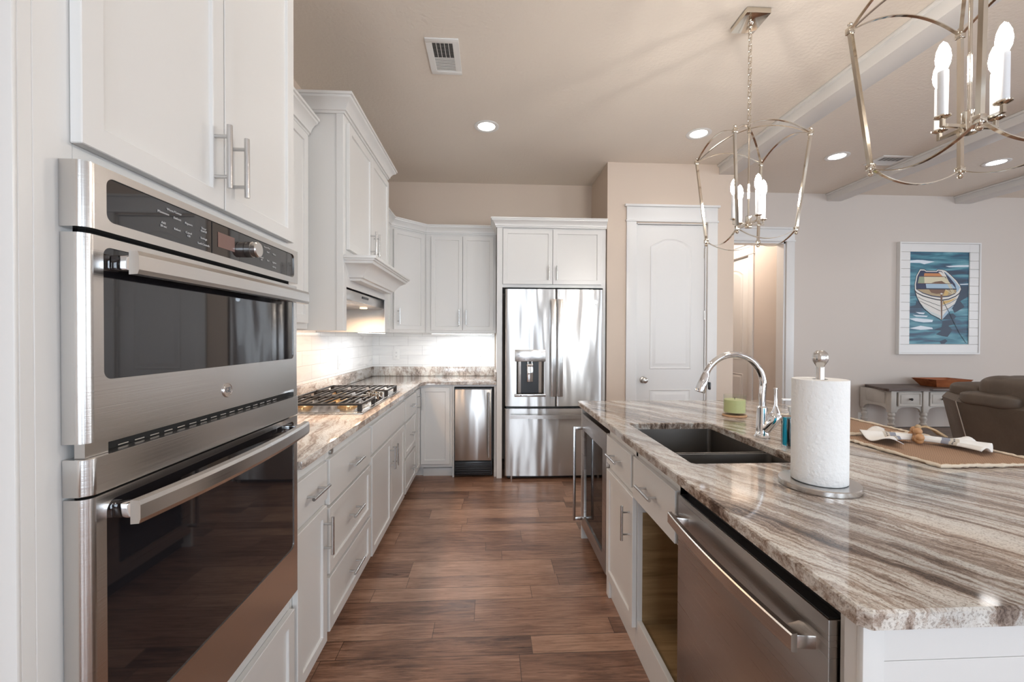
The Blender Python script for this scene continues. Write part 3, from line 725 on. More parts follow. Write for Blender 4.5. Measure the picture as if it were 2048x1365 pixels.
# frame around the ice maker bay
t = thing('appliance_bay', (-.15, 4.3, 0), 'white cabinet frame around the under-counter ice maker', 'cabinet')
b = MB(); b.box(-.358, -.342, 4.05, 4.6, .0, .883); b.box(.036, .058, 4.05, 4.6, 0, .883); b.box(-.342, .036, 4.05, 4.6, .862, .883)
b.build('cabinet_body', M['cab'], t)

# ------------------------------------------------------------------ left counter (continuous L) with upstand
CE = -.636
t = thing('granite_countertop', (-.9, 3, .884), 'L-shaped pale streaked granite worktop along the left and back walls', 'countertop')
CT0, CT1 = -1.19, -.70     # cooktop cut-out in x
b = MB()
b.prism([(X0+.001, 1.47), (CE, 1.47), (CE, 3.90), (CE+.035, 4.012), (.0585, 4.012), (.0585, YB-.001), (X0+.001, YB-.001)], 'z', .884, .914, .004, 2)
b.build('slab', M['gran2'], t)
b = MB(); b.box(X0+.001, X0+.021, 1.475, YB-.001, .9145, 1.012, .002); b.box(X0+.021, .055, YB-.021, YB-.001, .9145, 1.012, .002); b.box(.038, .058, 4.04, YB-.021, .9145, 1.0, .002)
b.build('upstand', M['gran2'], t)

# undercounter ice maker
t = thing('ice_maker', (-.153, 4.3, 0), 'narrow stainless under-counter ice maker with a black toe grille', 'ice maker')
IX0, IX1 = -.336, .020
MB().box(IX0, IX1, 4.045, 4.58, .02, .852).build('housing', M['black'], t)
b = MB(FB(4.043)); b.box(IX0+.002, IX1-.008, 0, .028, .165, .842, .006); b.build('door', M['steelf'], t)
b = MB(FB(4.015)); b.cyl((IX1-.035, .035, .20), (IX1-.035, .035, .815), .008); [b.cyl((IX1-.035, 0, z), (IX1-.035, .035, z), .006) for z in (.24, .775)]; b.build('handle', M['bar'], t)
b = MB(FB(4.043)); b.box(IX0+.004, IX1-.01, 0, .018, .03, .155, .003)
for k in range(5): b.box(IX0+.01, IX1-.016, .018, .026, .042+k*.022, .052+k*.022, .001, 1)
b.build('toe_grille', M['black'], t)

# ------------------------------------------------------------------ double wall oven
TXL = Matrix(((0, 0, 1, 0), (1, 0, 0, 0), (0, 1, 0, 0), (0, 0, 0, 1)))     # text on a +X face
TXB = Matrix(((1, 0, 0, 0), (0, 0, -1, 0), (0, 1, 0, 0), (0, 0, 0, 1)))    # text on a -Y face
def rrect(u0, u1, z0, z1, r, n=6):
    pts = []
    for cx, cz, a0 in ((u1-r, z0+r, -90), (u1-r, z1-r, 0), (u0+r, z1-r, 90), (u0+r, z0+r, 180)):
        for i in range(n+1):
            a = math.radians(a0+90*i/n); pts.append((cx+r*math.cos(a), cz+r*math.sin(a)))
    return pts
def rim_panel(F, u0, u1, z0, z1, w0, w1, win=None, r=.014, edge=.016, name='panel', mat=None, parent=None):
    """steel front with rounded vertical edges and an optional rounded window opening"""
    b = MB(F)
    # plan section: rounded at both vertical edges
    def col(h):
        pts = [(u0, w0)]
        for i in range(7): a = math.radians(180-90*i/6); pts.append((u0+edge+edge*math.cos(a), w1-edge+edge*math.sin(a)))
        for i in range(7): a = math.radians(90-90*i/6); pts.append((u1-edge+edge*math.cos(a), w1-edge+edge*math.sin(a)))
        pts.append((u1, w0)); return pts
    if win is None:
        b.prism(col(0), 'z', z0, z1, .0012, 1)
    else:
        a0, a1, c0, c1 = win
        # side columns with rounded outer edge, then face band around the window
        L = [p for p in col(0) if p[0] <= u0+edge+1e-6] + [(u0+edge, w0)]
        Rr = [(u1-edge, w0)] + [p for p in col(0) if p[0] >= u1-edge-1e-6]
        b.prism(L, 'z', z0, z1); b.prism(Rr, 'z', z0, z1)
        n = 6; inn = rrect(a0, a1, c0, c1, r, n); out = []
        for (x, z) in ((u1-edge, z0), (u1-edge, z1), (u0+edge, z1), (u0+edge, z0)): out += [(x, z)]*(n+1)
        b.ring(out, inn, 'y', w0, w1)
    return b.build(name, mat or M['steel'], parent)
OF = FL(-.678)
OVY0, OVY1 = .704, 1.456
t = thing('double_wall_oven', (-.9, 1.08, .49), 'stainless built-in double oven, microwave oven on top of a larger oven', 'oven')
MB().box(-1.20, -.678, .732, 1.438, .505, 1.60).build('housing', M['black'], t)
cp = rim_panel(OF, OVY0, OVY1, 1.512, 1.617, .0005, .040, win=(.742, 1.418, 1.529, 1.603), name='control_panel', parent=t)
MB(OF).box(.738, 1.422, .001, .037, 1.525, 1.607).build('control_glass', M['blackg'], cp, smooth=False)
gx = -.678+.0375
MB().box(gx, gx+.0004, 1.035, 1.10, 1.549, 1.584).build('display', M['disp'], cp, smooth=False)
MB().box(gx, gx+.0004, 1.0135, 1.015, 1.53, 1.602).build('divider_line', M['black'], cp, smooth=False)
kx = FL(gx) @ Matrix.Translation((1.158, 0, 1.567)) @ Matrix.Rotation(-PI/2, 4, 'X')
kb = MB().lathe([(0, 0), (.0205, 0), (.0205, .014), (.0185, .015), (.0185, .019), (.0205, .020), (.0205, .027), (.018, .030), (0, .030)], xf=kx, seg=32).build('knob', M['steel'], cp)
def tx(body, y, z, s_=.0065): return text_mesh(body, s_, 'button_lettering', M['mark'], cp, Matrix.Translation((gx+.0004, y, z)) @ TXL)
for (bd, y, z) in (('Warm / Lower', .897, 1.590), ('Microwave', .868, 1.580), ('Defrost', .905, 1.578), ('Popcorn', .938, 1.576), ('Add\n30 sec', .868, 1.557), ('Reheat', .905, 1.556), ('Cancel\nOff', .938, 1.554), ('Timer\nOn/Off', .985, 1.575), ('Settings', .985, 1.556), ('Lock Controls', .985, 1.543),
                   ('Lower Oven', 1.255, 1.592), ('Bake', 1.225, 1.580), ('Broil', 1.26, 1.580), ('Warm', 1.295, 1.580), ('Cancel\nOff', 1.225, 1.556), ('Start', 1.26, 1.556), ('Options', 1.295, 1.556), ('Air Fry', 1.295, 1.543)): tx(bd, y, z)
# upper door
d = rim_panel(OF, OVY0+.001, OVY1-.001, 1.166, 1.503, .0015, .037, win=(.739, 1.420, 1.266, 1.487), name='upper_door', parent=t)
MB(OF).box(.735, 1.424, .003, .0345, 1.262, 1.491).build('door_glass', M['blackg'], d, smooth=False)
def oven_handle(z, par, bow=.006):
    b = MB(); xs = -.678+.034
    n = 18; y0, y1 = .748, 1.422
    rings = []
    for i in range(n+1):
        s_ = i/n; y = y0+(y1-y0)*s_; x = xs+.036+bow*(1-(2*s_-1)**2)
        rings.append([(x, y, z-.0205), (x+.014, y, z-.0195), (x+.0165, y, z-.012), (x+.0165, y, z+.012), (x+.014, y, z+.0195), (x, y, z+.0205)])
    bb = bmesh.new(); V = [[bb.verts.new(p) for p in r_] for r_ in rings]
    for A, B in zip(V, V[1:]):
        for j in range(6): bb.faces.new((A[j], A[(j+1) % 6], B[(j+1) % 6], B[j]))
    bb.faces.new(V[0]); bb.faces.new(V[-1]); b._merge(bb)
    h = b.build('handle', M['steel'], par, angle=18)
    for (ya_, yb_) in ((y0+.006, y0+.030), (y1-.030, y1-.006)): MB().box(xs, xs+.04, ya_, yb_, z-.013, z+.013, .004).build('handle_bracket', M['chrome'], h)
oven_handle(1.463, d)
# round badge with script monogram
bx_ = -.678+.037
xf = FL(bx_) @ Matrix.Translation((1.069, 0, 1.207)) @ Matrix.Rotation(-PI/2, 4, 'X')
bd = MB().lathe([(0, 0), (.0175, 0), (.0175, .002), (.0165, .0035), (.015, .0035), (.0145, .0025), (0, .0025)], xf=xf, seg=36).build('badge', M['chrome'], d)
text_mesh('GE', .0175, 'monogram', M['markd'], bd, Matrix.Translation((bx_+.0028, 1.069, 1.207)) @ TXL)
# vent strips
for (z0, z1) in ((1.503, 1.512), (1.141, 1.166), (1.0765, 1.081)):
    MB(OF).box(OVY0+.03, OVY1-.02, .001, .014, z0+.0003, z1-.0003).build('vent_gap', M['dark'], t, smooth=False)
b = MB(OF); b.box(OVY0+.008, OVY0+.05, .014, .030, 1.1415, 1.1655); b.box(OVY1-.03, OVY1-.006, .014, .034, 1.1415, 1.1655); b.box(OVY0+.05, OVY1-.03, .014, .018, 1.155, 1.1655)
for k in range(16): b.box(.79+k*.036, .812+k*.036, .014, .0155, 1.1435, 1.1455)
b.build('hinge_strip', M['steel'], t)
rim_panel(OF, OVY0+.001, OVY1, 1.081, 1.141, .001, .040, name='trim_strip', parent=t)
d = rim_panel(OF, OVY0+.002, OVY1, .493, 1.0765, .002, .038, win=(.741, 1.420, .646, 1.062), r=.018, name='lower_door', parent=t)
MB(OF).box(.737, 1.424, .003, .0355, .642, 1.066).build('door_glass', M['blackg'], d, smooth=False)
oven_handle(1.040, d, .022)

# ------------------------------------------------------------------ refrigerator
t = thing('refrigerator', (.6, 4.3, 0), 'stainless french-door refrigerator with a water dispenser', 'refrigerator')
RX0, RX1, RSP = .137, 1.060, .612
MB().box(RX0+.012, RX1-.012, 3.995, 4.60, .03, 1.775).build('housing', M['black'], t)
def bowed(u0, u1, z0, z1, y_in, y_out, bow, name, cut=None, e=.012):
    """door skin bowed across the whole width of the appliance"""
    b = MB(); n = 26
    def yo(u): s_ = (u-RX0)/(RX1-RX0); return y_out + bow*((2*s_-1)**2)
    sec = [(u0, y_in), (u0, yo(u0)+e)]
    for i in range(5): a = math.radians(i*90/4); sec.append((u0+e-e*math.cos(a), yo(u0)+e-e*math.sin(a)))
    for i in range(1, n): u = u0+e+(u1-u0-2*e)*i/n; sec.append((u, yo(u)))
    for i in range(5): a = math.radians(90-i*90/4); sec.append((u1-e+e*math.cos(a), yo(u1)+e-e*math.sin(a)))
    sec.append((u1, y_in))
    if cut is None: b.prism(sec, 'z', z0, z1, 0)
    else:
        c0, c1, cz0, cz1 = cut
        def part(a, c, q0, q1):
            s2 = [(u, y) for u, y in sec if a < u < c and y < y_in-.001]
            s2 = [(a, yo(a) if a > u0 else y_in)] + s2 + [(c, yo(c) if c < u1 else y_in)]
            if a > u0: s2 = [(a, y_in)] + s2
            if c < u1: s2 = s2 + [(c, y_in)]
            b.prism(s2, 'z', q0, q1, 0)
        part(u0, u1, z0, cz0); part(u0, u1, cz1, z1); part(u0, c0, cz0, cz1); part(c1, u1, cz0, cz1)
    return b.build(name, M['steelf'], t, angle=30)
ld = bowed(RX0, RSP-.003, .688, 1.784, 3.992, 3.945, .016, 'left_door', cut=(.243, .500, .806, 1.108))
rd = bowed(RSP+.003, RX1, .688, 1.784, 3.992, 3.945, .016, 'right_door')
fd = bowed(RX0, RX1, .035, .666, 3.992, 3.945, .016, 'freezer_drawer')
for (u, par) in ((.583, ld), (.646, rd)):
    b = MB(); b.box(u-.024, u+.024, 3.895, 3.909, .785, 1.688, .003); h = b.build('handle', M['steel'], par)
    for z in (.83, 1.643): MB().box(u-.010, u+.010, 3.908, 3.946, z-.016, z+.016, .003).build('handle_bracket', M['bar'], h)
b = MB(); pts = [(u, 3.905-.020*(1-((u-.60)/.42)**2), .600) for u in [.185+i*(.83/20) for i in range(21)]]
b.tube(pts, 0, flat=(.016, .034)); h = b.build('handle', M['steel'], fd)
for u in (.21, .99): MB().box(u-.014, u+.014, 3.90, 3.956, .590, .610, .003).build('handle_bracket', M['bar'], h)
b = MB(); b.box(.228, .514, 3.936, 3.958, 1.108, 1.217, .003); dp = b.build('dispenser_panel', M['steel'], ld)
b = MB()
for (x_, z_) in ((.262, 1.195), (.262, 1.165), (.262, 1.13), (.316, 1.13), (.37, 1.13), (.42, 1.13), (.475, 1.13), (.475, 1.165), (.475, 1.195)): b.box(x_-.010, x_+.010, 3.9355, 3.9362, z_-.0012, z_+.0012)
b.build('button_markings', M['markd'], dp, smooth=False)
b = MB(); b.sheet([[(.243, 3.955, z), (.262, 3.985, z), (.30, 4.0, z), (.3715, 4.005, z), (.443, 4.0, z), (.481, 3.985, z), (.500, 3.955, z)] for z in (.806, 1.108)])
b.sheet([[(.243, 3.955, .806), (.262, 3.985, .806), (.30, 4.0, .806), (.3715, 4.005, .806), (.443, 4.0, .806), (.481, 3.985, .806), (.500, 3.955, .806)], [(.243, 3.95, .806)]*7])
b.build('dispenser_recess', M['steeld'], ld)
b = MB(); b.box(.342, .400, 3.965, 3.975, .915, 1.085, .004); b.cyl((.352, 3.97, 1.085), (.352, 3.97, 1.108), .006); b.cyl((.389, 3.97, 1.085), (.389, 3.97, 1.108), .006); b.build('dispenser_paddle', M['chrome'], ld)
b = MB(); b.box(.224, .514, 3.928, 3.962, .780, .806, .003); tr = b.build('dispenser_tray', M['steel'], ld)
b = MB(); b.box(.277, .290, 3.9272, 3.928, .787, .799); b.box(.300, .345, 3.9274, 3.928, .790, .796); b.build('tray_marking', M['markd'], tr, smooth=False)
xf = Matrix.Translation((.984, 3.954, 1.667)) @ Matrix.Rotation(PI/2, 4, 'X')
bd = MB().lathe([(0, 0), (.020, 0), (.020, .003), (.018, .005), (.016, .005), (.0155, .004), (0, .004)], xf=xf, seg=32).build('badge', M['chrome'], rd)
text_mesh('GE', .020, 'monogram', M['markd'], bd, Matrix.Translation((.984, 3.9495, 1.667)) @ TXB)
b = MB(); b.box(RX0+.02, RX1-.02, 3.99, 4.05, .010, .034); b.build('toe_grille', M['black'], t)
for u in (.20, 1.0): MB().cyl((u, 3.985, 0), (u, 3.985, .03), .014).build('foot', M['bar'], t)

# ------------------------------------------------------------------ gas cooktop
t = thing('gas_cooktop', (-.94, 2.82, .914), 'stainless gas cooktop with cast iron grates, set in the left counter', 'cooktop')
KX0, KX1, KY0, KY1 = -1.205, -.690, 2.335, 3.285
b = MB(); b.box(KX0, KX1, KY0, KY1, .9145, .922, .003); b.box(KX0+.02, KX1-.02, KY0+.02, KY1-.02, .922, .9245, .001, 1); b.build('tray', M['steel'], t)
burn = [(-1.08, 2.52, .040), (-.83, 2.52, .046), (-1.0, 2.81, .060), (-1.08, 3.10, .040), (-.83, 3.10, .046)]
for (x_, y_, r_) in burn:
    bo = MB().lathe([(0, .924), (r_*1.25, .924), (r_*1.2, .930), (r_, .932), (r_*.98, .946), (0, .946)], (x_, y_, 0), 28).build('burner', M['brass'], t)
    MB().lathe([(0, .9462), (r_*.8, .9462), (r_*.82, .951), (r_*.7, .955), (0, .955)], (x_, y_, 0), 28).build('burner_cap', M['iron'], bo)
ZG = .962
def grate(y0, y1, xfront, short=()):
    b = MB(); w_ = .0075
    xb = -1.185
    for x_ in (xb, xfront): b.box(x_-w_*.8, x_+w_*.8, y0, y1, ZG-.004, ZG+.008, .002, 1)
    for y_ in (y0+w_, y1-w_): b.box(xb, xfront, y_-w_*.8, y_+w_*.8, ZG-.004, ZG+.008, .002, 1)
    n = max(3, int((y1-y0)/.042))
    k = int((xfront-xb)/.040)
    for i in range(1, k):
        x_ = xb+(xfront-xb)*i/k; cut = .34 if i % 3 == 1 else 0
        if cut: b.box(x_-.0042, x_+.0042, y0+w_, y0+(y1-y0)*cut, ZG-.004, ZG+.006); b.box(x_-.0042, x_+.0042, y1-(y1-y0)*cut, y1-w_, ZG-.004, ZG+.006)
        else: b.box(x_-.0042, x_+.0042, y0+w_, y1-w_, ZG-.004, ZG+.006)
    for x_ in (xb+.006, xfront-.006):
        for y_ in (y0+.012, y1-.012): b.box(x_-.012, x_+.012, y_-.011, y_+.011, .9246, ZG-.003, .003, 1)
    return b.build('grate', M['iron'], t)
grate(2.365, 2.662, -.712); grate(2.666, 2.954, -.845); grate(2.958, 3.255, -.712)
for (x_, y_) in ((-.790, 2.72), (-.790, 2.81), (-.790, 2.90), (-.735, 2.765), (-.735, 2.855)):
    k = MB().lathe([(0, .9246), (.024, .9246), (.022, .928), (.010, .930), (.010, .940), (0, .940)], (x_, y_, 0), 24).build('knob', M['iron'], t)
    MB().lathe([(0, .940), (.019, .940), (.0195, .942), (.0185, .968), (.016, .971), (0, .971)], (x_, y_, 0), 24).build('knob_cap', M['nickel'], k)

# ------------------------------------------------------------------ island
IF, ID = .622, .602          # face frame, door faces
Fi = FR(IF)
IT = (.581, .627, 1.885, 2.80)   # top: x0, y0, x1, y1
IBX = 1.40                   # rear of the cabinets
# end panel facing the camera
t = thing('island_end_panel', (1.0, .665, 0), 'white plank end panel of the island, below the near edge of the granite', 'panel')
b = MB(); b.box(.604, 1.56, .665, .690, 0, .883, .001, 1); b.build('backing', M['cab'], t)
for xa, xb in ((.603, .640), (1.50, 1.56)): MB().box(xa, xb, .652, .665, 0, .883, .002).build('stile', M['cab'], t)
b = MB()
for za, zb in ((.811, .883), (.611, .8102), (.411, .6102), (.211, .4102), (0, .2102)): b.box(.641, 1.499, .657, .6655, za, zb, .001, 1)
b.build('plank_field', M['cab'], t)
# dishwasher
t = thing('dishwasher', (.9, 1.03, 0), 'stainless dishwasher in the island with a wide bowed bar handle', 'dishwasher')
DY0, DY1 = .722, 1.330
MB().box(.632, 1.20, DY0+.004, DY1-.004, .10, .858).build('tub', M['black'], t)
b = MB(); b.box(.603, .628, DY0, DY1, .115, .836, .002); dd = b.build('door', M['steeld'], t)
b = MB(); b.box(.6065, .631, DY0+.004, DY1-.004, .8362, .8375, .0004, 1); b.box(.615, .631, 1.02, 1.06, .8375, .8380); tc_ = b.build('control_strip', M['black'], dd)
b = MB(); n = 20; rings = []
for i in range(n+1):
    s_ = i/n; y = .752+(1.300-.752)*s_; x = .556-.012*(1-(2*s_-1)**2)
    rings.append([(x+.012, y, .757), (x+.002, y, .758), (x, y, .761), (x, y, .789), (x+.002, y, .792), (x+.012, y, .793)])
bb = bmesh.new(); V = [[bb.verts.new(p) for p in r_] for r_ in rings]
for A, B in zip(V, V[1:]):
    for j in range(6): bb.faces.new((A[j], A[(j+1) % 6], B[(j+1) % 6], B[j]))
bb.faces.new(V[0]); bb.faces.new(V[-1]); b._merge(bb)
h = b.build('handle', M['steel'], dd, angle=18)
for y0_, sg in ((.756, 1), (1.296, -1)): MB().prism([(.560, y0_), (.604, y0_-.006*sg), (.604, y0_+.040*sg), (.562, y0_+.028*sg)], 'z', .762, .788, .002).build('handle_bracket', M['steel'], h)
MB().box(.665, .68, DY0, DY1, 0, .10).build('toe_board', M['black'], t)
# stile between end panel and dishwasher
b = MB(); b.box(.622, .66, .6905, .718, 0, .883); tag(b.build('filler_strip', M['cab']), 'white filler strip between the dishwasher and the island end panel', 'cabinet')
# open sink base
t = thing('sink_base_cabinet', (1.0, 1.56, 0), 'white island sink cabinet, open below its single false drawer, raw wood inside', 'cabinet')
SY0, SY1 = 1.336, 1.772
b = MB(Fi); b.box(SY0, SY0+.019, -.70, 0, 0.0, .60, .001, 1); b.box(SY0, SY0+.019, -.05, 0, .60, .883); b.box(SY1-.019, SY1, -.70, 0, 0.0, .60, .001, 1); b.box(SY1-.019, SY1, -.05, 0, .60, .883)
b.box(SY0, SY1, -.02, 0, .65, .883); b.box(SY0+.019, SY1-.019, -.02, .0, .0, .142, .001, 1)
b.build('cabinet_body', M['cab'], t)
b = MB(Fi); b.box(SY0+.0195, SY1-.0195, -.70, -.0205, .10, .125); b.box(SY0+.0195, SY1-.0195, -.715, -.70, .10, .60); b.box(SY0+.0195, SY0+.023, -.70, -.0205, .125, .60); b.box(SY1-.023, SY1-.0195, -.70, -.0205, .125, .60)
b.build('raw_wood_lining', M['ply'], t, smooth=False)
front(t, Fi, 'drawer', 1.352, 1.758, .664, .838, rail=0, handle=(1.56, .755, True), name='false_drawer')
# drawer + door unit
t = thing('base_cabinet', (1.0, 1.98, 0), 'white island cabinet with drawer over door, right of the wine cooler', 'cabinet')
b = MB(Fi); b.box(1.774, 2.176, -.60, 0, .0, .64, .001, 1); b.box(1.774, 2.176, -.045, 0, .64, .883, .001, 1); b.box(2.135, 2.176, 0, .014, 0, .10, .001, 1); b.build('cabinet_body', M['cab'], t)
front(t, Fi, 'drawer', 1.788, 2.168, .694, .834, rail=0, handle=(1.98, .762, True))
front(t, Fi, 'door', 1.762, 2.168, .105, .660, rail=.06, handle=(1.80, .535, False))
# wine cooler
t = thing('wine_cooler', (.9, 2.48, 0), 'stainless glass-door wine cooler at the far end of the island', 'wine cooler')
WY0, WY1 = 2.180, 2.776
MB().box(.650, 1.20, WY0+.004, WY1-.004, .03, .858).build('housing', M['black'], t)
b = MB(); O = rrect(WY0+.002, WY1-.002, .095, .838, .004, 2); I = rrect(WY0+.075, WY1-.075, .175, .735, .006, 2)
b.ring([(p[0], p[1]) for p in O], [(p[0], p[1]) for p in I], 'x', .604, .645); wd = b.build('door', M['steeld'], t)
MB().box(.612, .618, WY0+.07, WY1-.07, .17, .74).build('door_glass', M['dglass'], wd, smooth=False)
b = MB(); b.box(.544, .560, 2.745, 2.763, .136, .752, .002); h = b.build('handle', M['bar'], wd)
for z in (.138, .732): MB().box(.556, .605, 2.745, 2.763, z, z+.018, .002).build('handle_bracket', M['bar'], h)
b = MB()
for k in range(5): b.box(.66-.03, .650, WY0+.08, WY1-.08, .22+k*.10, .232+k*.10)
b.build('shelf_front', M['rustic'], t)
MB().box(.665, .70, WY0, WY1, 0, .09).build('toe_grille', M['black'], t)
# far end post / panel and rear panel of the island
t = thing('island_back_panel', (1.1, 2.78, 0), 'white panelling wrapping the far end and the seating side of the island', 'panel')
b = MB(); b.box(.606, 1.56, 2.778, 2.795, 0, .883, .001, 1); b.box(1.42, 1.44, .691, 2.777, 0, .883); b.build('panel_board', M['cab'], t)
# worktop with sink hole
t = thing('granite_island_top', (1.2, 1.7, .884), 'large brown streaked granite island top with an undermount sink cut-out', 'countertop')
SX0, SX1, SKY0, SKY1 = .683, 1.092, 1.395, 2.060
rc = .014
out = [(IT[0]+rc, IT[1]), (IT[2]-rc, IT[1]), (IT[2], IT[1]+rc), (IT[2], IT[3]-rc), (IT[2]-rc, IT[3]), (IT[0]+rc, IT[3]), (IT[0], IT[3]-rc), (IT[0], IT[1]+rc)]
bb = bmesh.new()
def loop(pts, z): return [bb.verts.new((p[0], p[1], z)) for p in pts]
hole = [(SX0+.012, SKY0), (SX1-.012, SKY0), (SX1, SKY0+.012), (SX1, SKY1-.012), (SX1-.012, SKY1), (SX0+.012, SKY1), (SX0, SKY1-.012), (SX0, SKY0+.012)]
eo = .004
def inset(pts, d):
    cx, cy = sum(p[0] for p in pts)/8, sum(p[1] for p in pts)/8
    return [(p[0]+(d if p[0] < cx else -d), p[1]+(d if p[1] < cy else -d)) for p in pts]
rings_ = [loop(inset(out, eo), .914), loop(out, .914-eo), loop(out, .884), loop(hole, .884), loop(hole, .914-eo), loop(inset(hole, -eo), .914)]
for A, B in zip(rings_, rings_[1:]+rings_[:1]):
    for j in range(8): bb.faces.new((A[j], A[(j+1) % 8], B[(j+1) % 8], B[j]))
b = MB(); b._merge(bb); b.build('slab', M['gran'], t, angle=25)
# sink: two bowls
t = thing('kitchen_sink', (.89, 1.73, .66), 'stainless double-bowl undermount sink in the island', 'sink')
def bowl(x0, x1, y0, y1, zt, zb):
    b = MB(); r = .018
    L = [rrect(x0-.02, x1+.02, y0-.009, y1+.009, r+.012, 4), rrect(x0, x1, y0, y1, r, 4), rrect(x0+.004, x1-.004, y0+.004, y1-.004, r, 4), rrect(x0+.02, x1-.02, y0+.02, y1-.02, r, 4), rrect(x0+.02, x1-.02, y0+.02, y1-.02, r, 4)]
    Z = [zt, zt, zb+.02, zb, zb]
    bb = bmesh.new(); V = [[bb.verts.new((p[0], p[1], z)) for p in l_] for l_, z in zip(L, Z)]
    k = len(V[0])
    for A, B in zip(V[:-1], V[1:-1]):
        for j in range(k): bb.faces.new((A[j], A[(j+1) % k], B[(j+1) % k], B[j]))
    bb.faces.new(V[3]); b._merge(bb)
    o = b.build('bowl', M['sinkm'], t, solid=.0015)
    MB().lathe([(0, zb+.001), (.04, zb+.001), (.042, zb+.004), (.03, zb+.004), (.026, zb+.002), (0, zb+.002)], ((x0+x1)/2, (y0+y1)/2, 0), 24).build('drain', M['chrome'], o)
bowl(SX0-.004, SX1+.004, 1.640, SKY1+.004, .8825, .66); bowl(SX0-.004, SX1+.004, SKY0-.004, 1.612, .8825, .70)

# ------------------------------------------------------------------ on the island
IZ = .914
# faucet
t = thing('kitchen_faucet', (1.158, 1.753, IZ), 'chrome gooseneck pull-down faucet with a side lever, behind the sink', 'faucet')
b = MB(); b.lathe([(0, 0), (.030, 0), (.031, .004), (.028, .009), (.0255, .012), (.0235, .03), (.0215, .10), (.0205, .128), (.0155, .134), (0, .134)], (1.158, 1.753, IZ), 32); b.build('faucet_body', M['chrome'], t)
pts = [(1.158, 1.753, 1.045), (1.158, 1.753, 1.09), (1.160, 1.753, 1.125)]
for i in range(0, 19):
    a = math.radians(-2+i*158/18); pts.append((1.031+.130*math.cos(a), 1.753, 1.137+.130*math.sin(a)))
sp = MB().tube(pts, .0135, 18).build('spout', M['chrome'], t)
e = Vector(pts[-1]); dd_ = (Vector((.884, 1.753, 1.108))-e); L_ = dd_.length; q = dd_.to_track_quat('Z', 'Y').to_matrix().to_4x4(); q.translation = e
hd = MB().lathe([(0, -.004), (.0145, -.004), (.0148, .010), (.0162, .012), (.0205, L_*.75), (.0215, L_-.004), (.020, L_), (.015, L_), (.013, L_-.003), (0, L_-.003)], xf=q, seg=28).build('spray_head', M['chrome'], t)
b = MB(); b.box(.922, .930, 1.745, 1.761, 1.118, 1.150, .003); b.build('spray_button', M['black'], hd)
vp0, vp1 = Vector((1.160, 1.738, .945)), Vector((1.197, 1.722, 1.010)); q = (vp1-vp0).to_track_quat('Z', 'Y').to_matrix().to_4x4(); q.translation = vp0
lv = MB().lathe([(0, 0), (.016, 0), (.021, .012), (.026, .045), (.0275, .060), (.025, .076), (.018, .088), (0, .092)], xf=q, seg=28).build('valve', M['chrome'], t)
b = MB(); b.lathe([(0, 0), (.018, .0), (.0165, .010), (.008, .032), (.0058, .045), (.0062, .105), (.009, .108), (.009, .112), (0, .113)], (1.196, 1.722, 1.016), 20); b.build('lever', M['chrome'], lv)

# paper towels
pc = (.943, 1.170)
t = thing('paper_towel_holder', (*pc, IZ), 'brushed steel paper towel holder with a ball finial, standing in front of the sink', 'paper towel holder')
MB().lathe([(0, 0), (.098, 0), (.100, .002), (.100, .014), (.098, .0165), (0, .0165)], (*pc, IZ), 56).build('base', M['steel'], t)
MB().lathe([(0, .0165), (.0105, .0165), (.0105, .340), (.0095, .343), (.0135, .350), (.0190, .360), (.0200, .369), (.0178, .381), (.010, .389), (0, .390)], (*pc, IZ), 32).build('rod', M['steel'], t)
def towel_profile():
    return [(.019, .0), (.067, .0), (.0685, .002), (.0685, .288), (.0675, .290), (.019, .290)]
ro = MB().lathe(towel_profile(), (*pc, IZ+.0175), 64, closed=True).build('paper_towel_roll', M['paper']); tag(ro, 'thick roll of white quilted paper towels standing on the steel holder', 'paper towels')
# candle on a wooden coaster
cc = (1.318, 2.228)
t = tag(MB().lathe([(0, 0), (.058, 0), (.061, .003), (.061, .008), (.058, .011), (0, .011)], (*cc, IZ), 40).build('wooden_coaster', M['cork']), 'round wooden coaster under the green candle', 'coaster')
t = thing('candle_jar', (*cc, IZ+.0112), 'green jar candle in clear glass, on the wooden coaster on the island', 'candle')
MB().lathe([(0, .0), (.054, .0), (.056, .003), (.056, .104), (.053, .104), (.053, .012), (0, .012)], (*cc, IZ+.0112), 40).build('jar', M['gglass'], t)
wx = MB().lathe([(0, .0125), (.0525, .0125), (.0525, .078), (.05, .080), (0, .079)], (*cc, IZ+.0112), 40).build('wax', M['wax'], t)
MB().cyl((*cc, IZ+.09), (*cc, IZ+.102), .0012, seg=8).build('wick', M['dark'], wx)
# soap bottle
sc_ = (1.172, 1.585)
t = thing('soap_bottle', (*sc_, IZ), 'clear pump bottle of blue hand soap, half hidden behind the paper towels', 'soap')
b = MB(); b.prism(rrect(sc_[0]-.036, sc_[0]+.036, sc_[1]-.024, sc_[1]+.024, .010), 'z', IZ+.0005, IZ+.125, .005, 3); b.build('bottle', M['glass'], t)
b = MB(); b.prism(rrect(sc_[0]-.033, sc_[0]+.033, sc_[1]-.021, sc_[1]+.021, .009), 'z', IZ+.008, IZ+.116, .003, 2); b.build('soap_liquid', M['blue'], t)
b = MB(); b.box(sc_[0]-.005, sc_[0]+.026, sc_[1]-.0248, sc_[1]-.0243, IZ+.025, IZ+.09, .0002, 1); lb_ = b.build('bottle_label', M['white'], t)
b = MB(); b.lathe([(0, .125), (.014, .125), (.014, .138), (.019, .139), (.019, .158), (.008, .160), (.006, .178), (.012, .180), (.012, .190), (0, .192)], (*sc_, IZ), 24); b.box(sc_[0]-.048, sc_[0]+.006, sc_[1]-.005, sc_[1]+.005, IZ+.182, IZ+.190, .002); b.build('pump', M['white'], t)

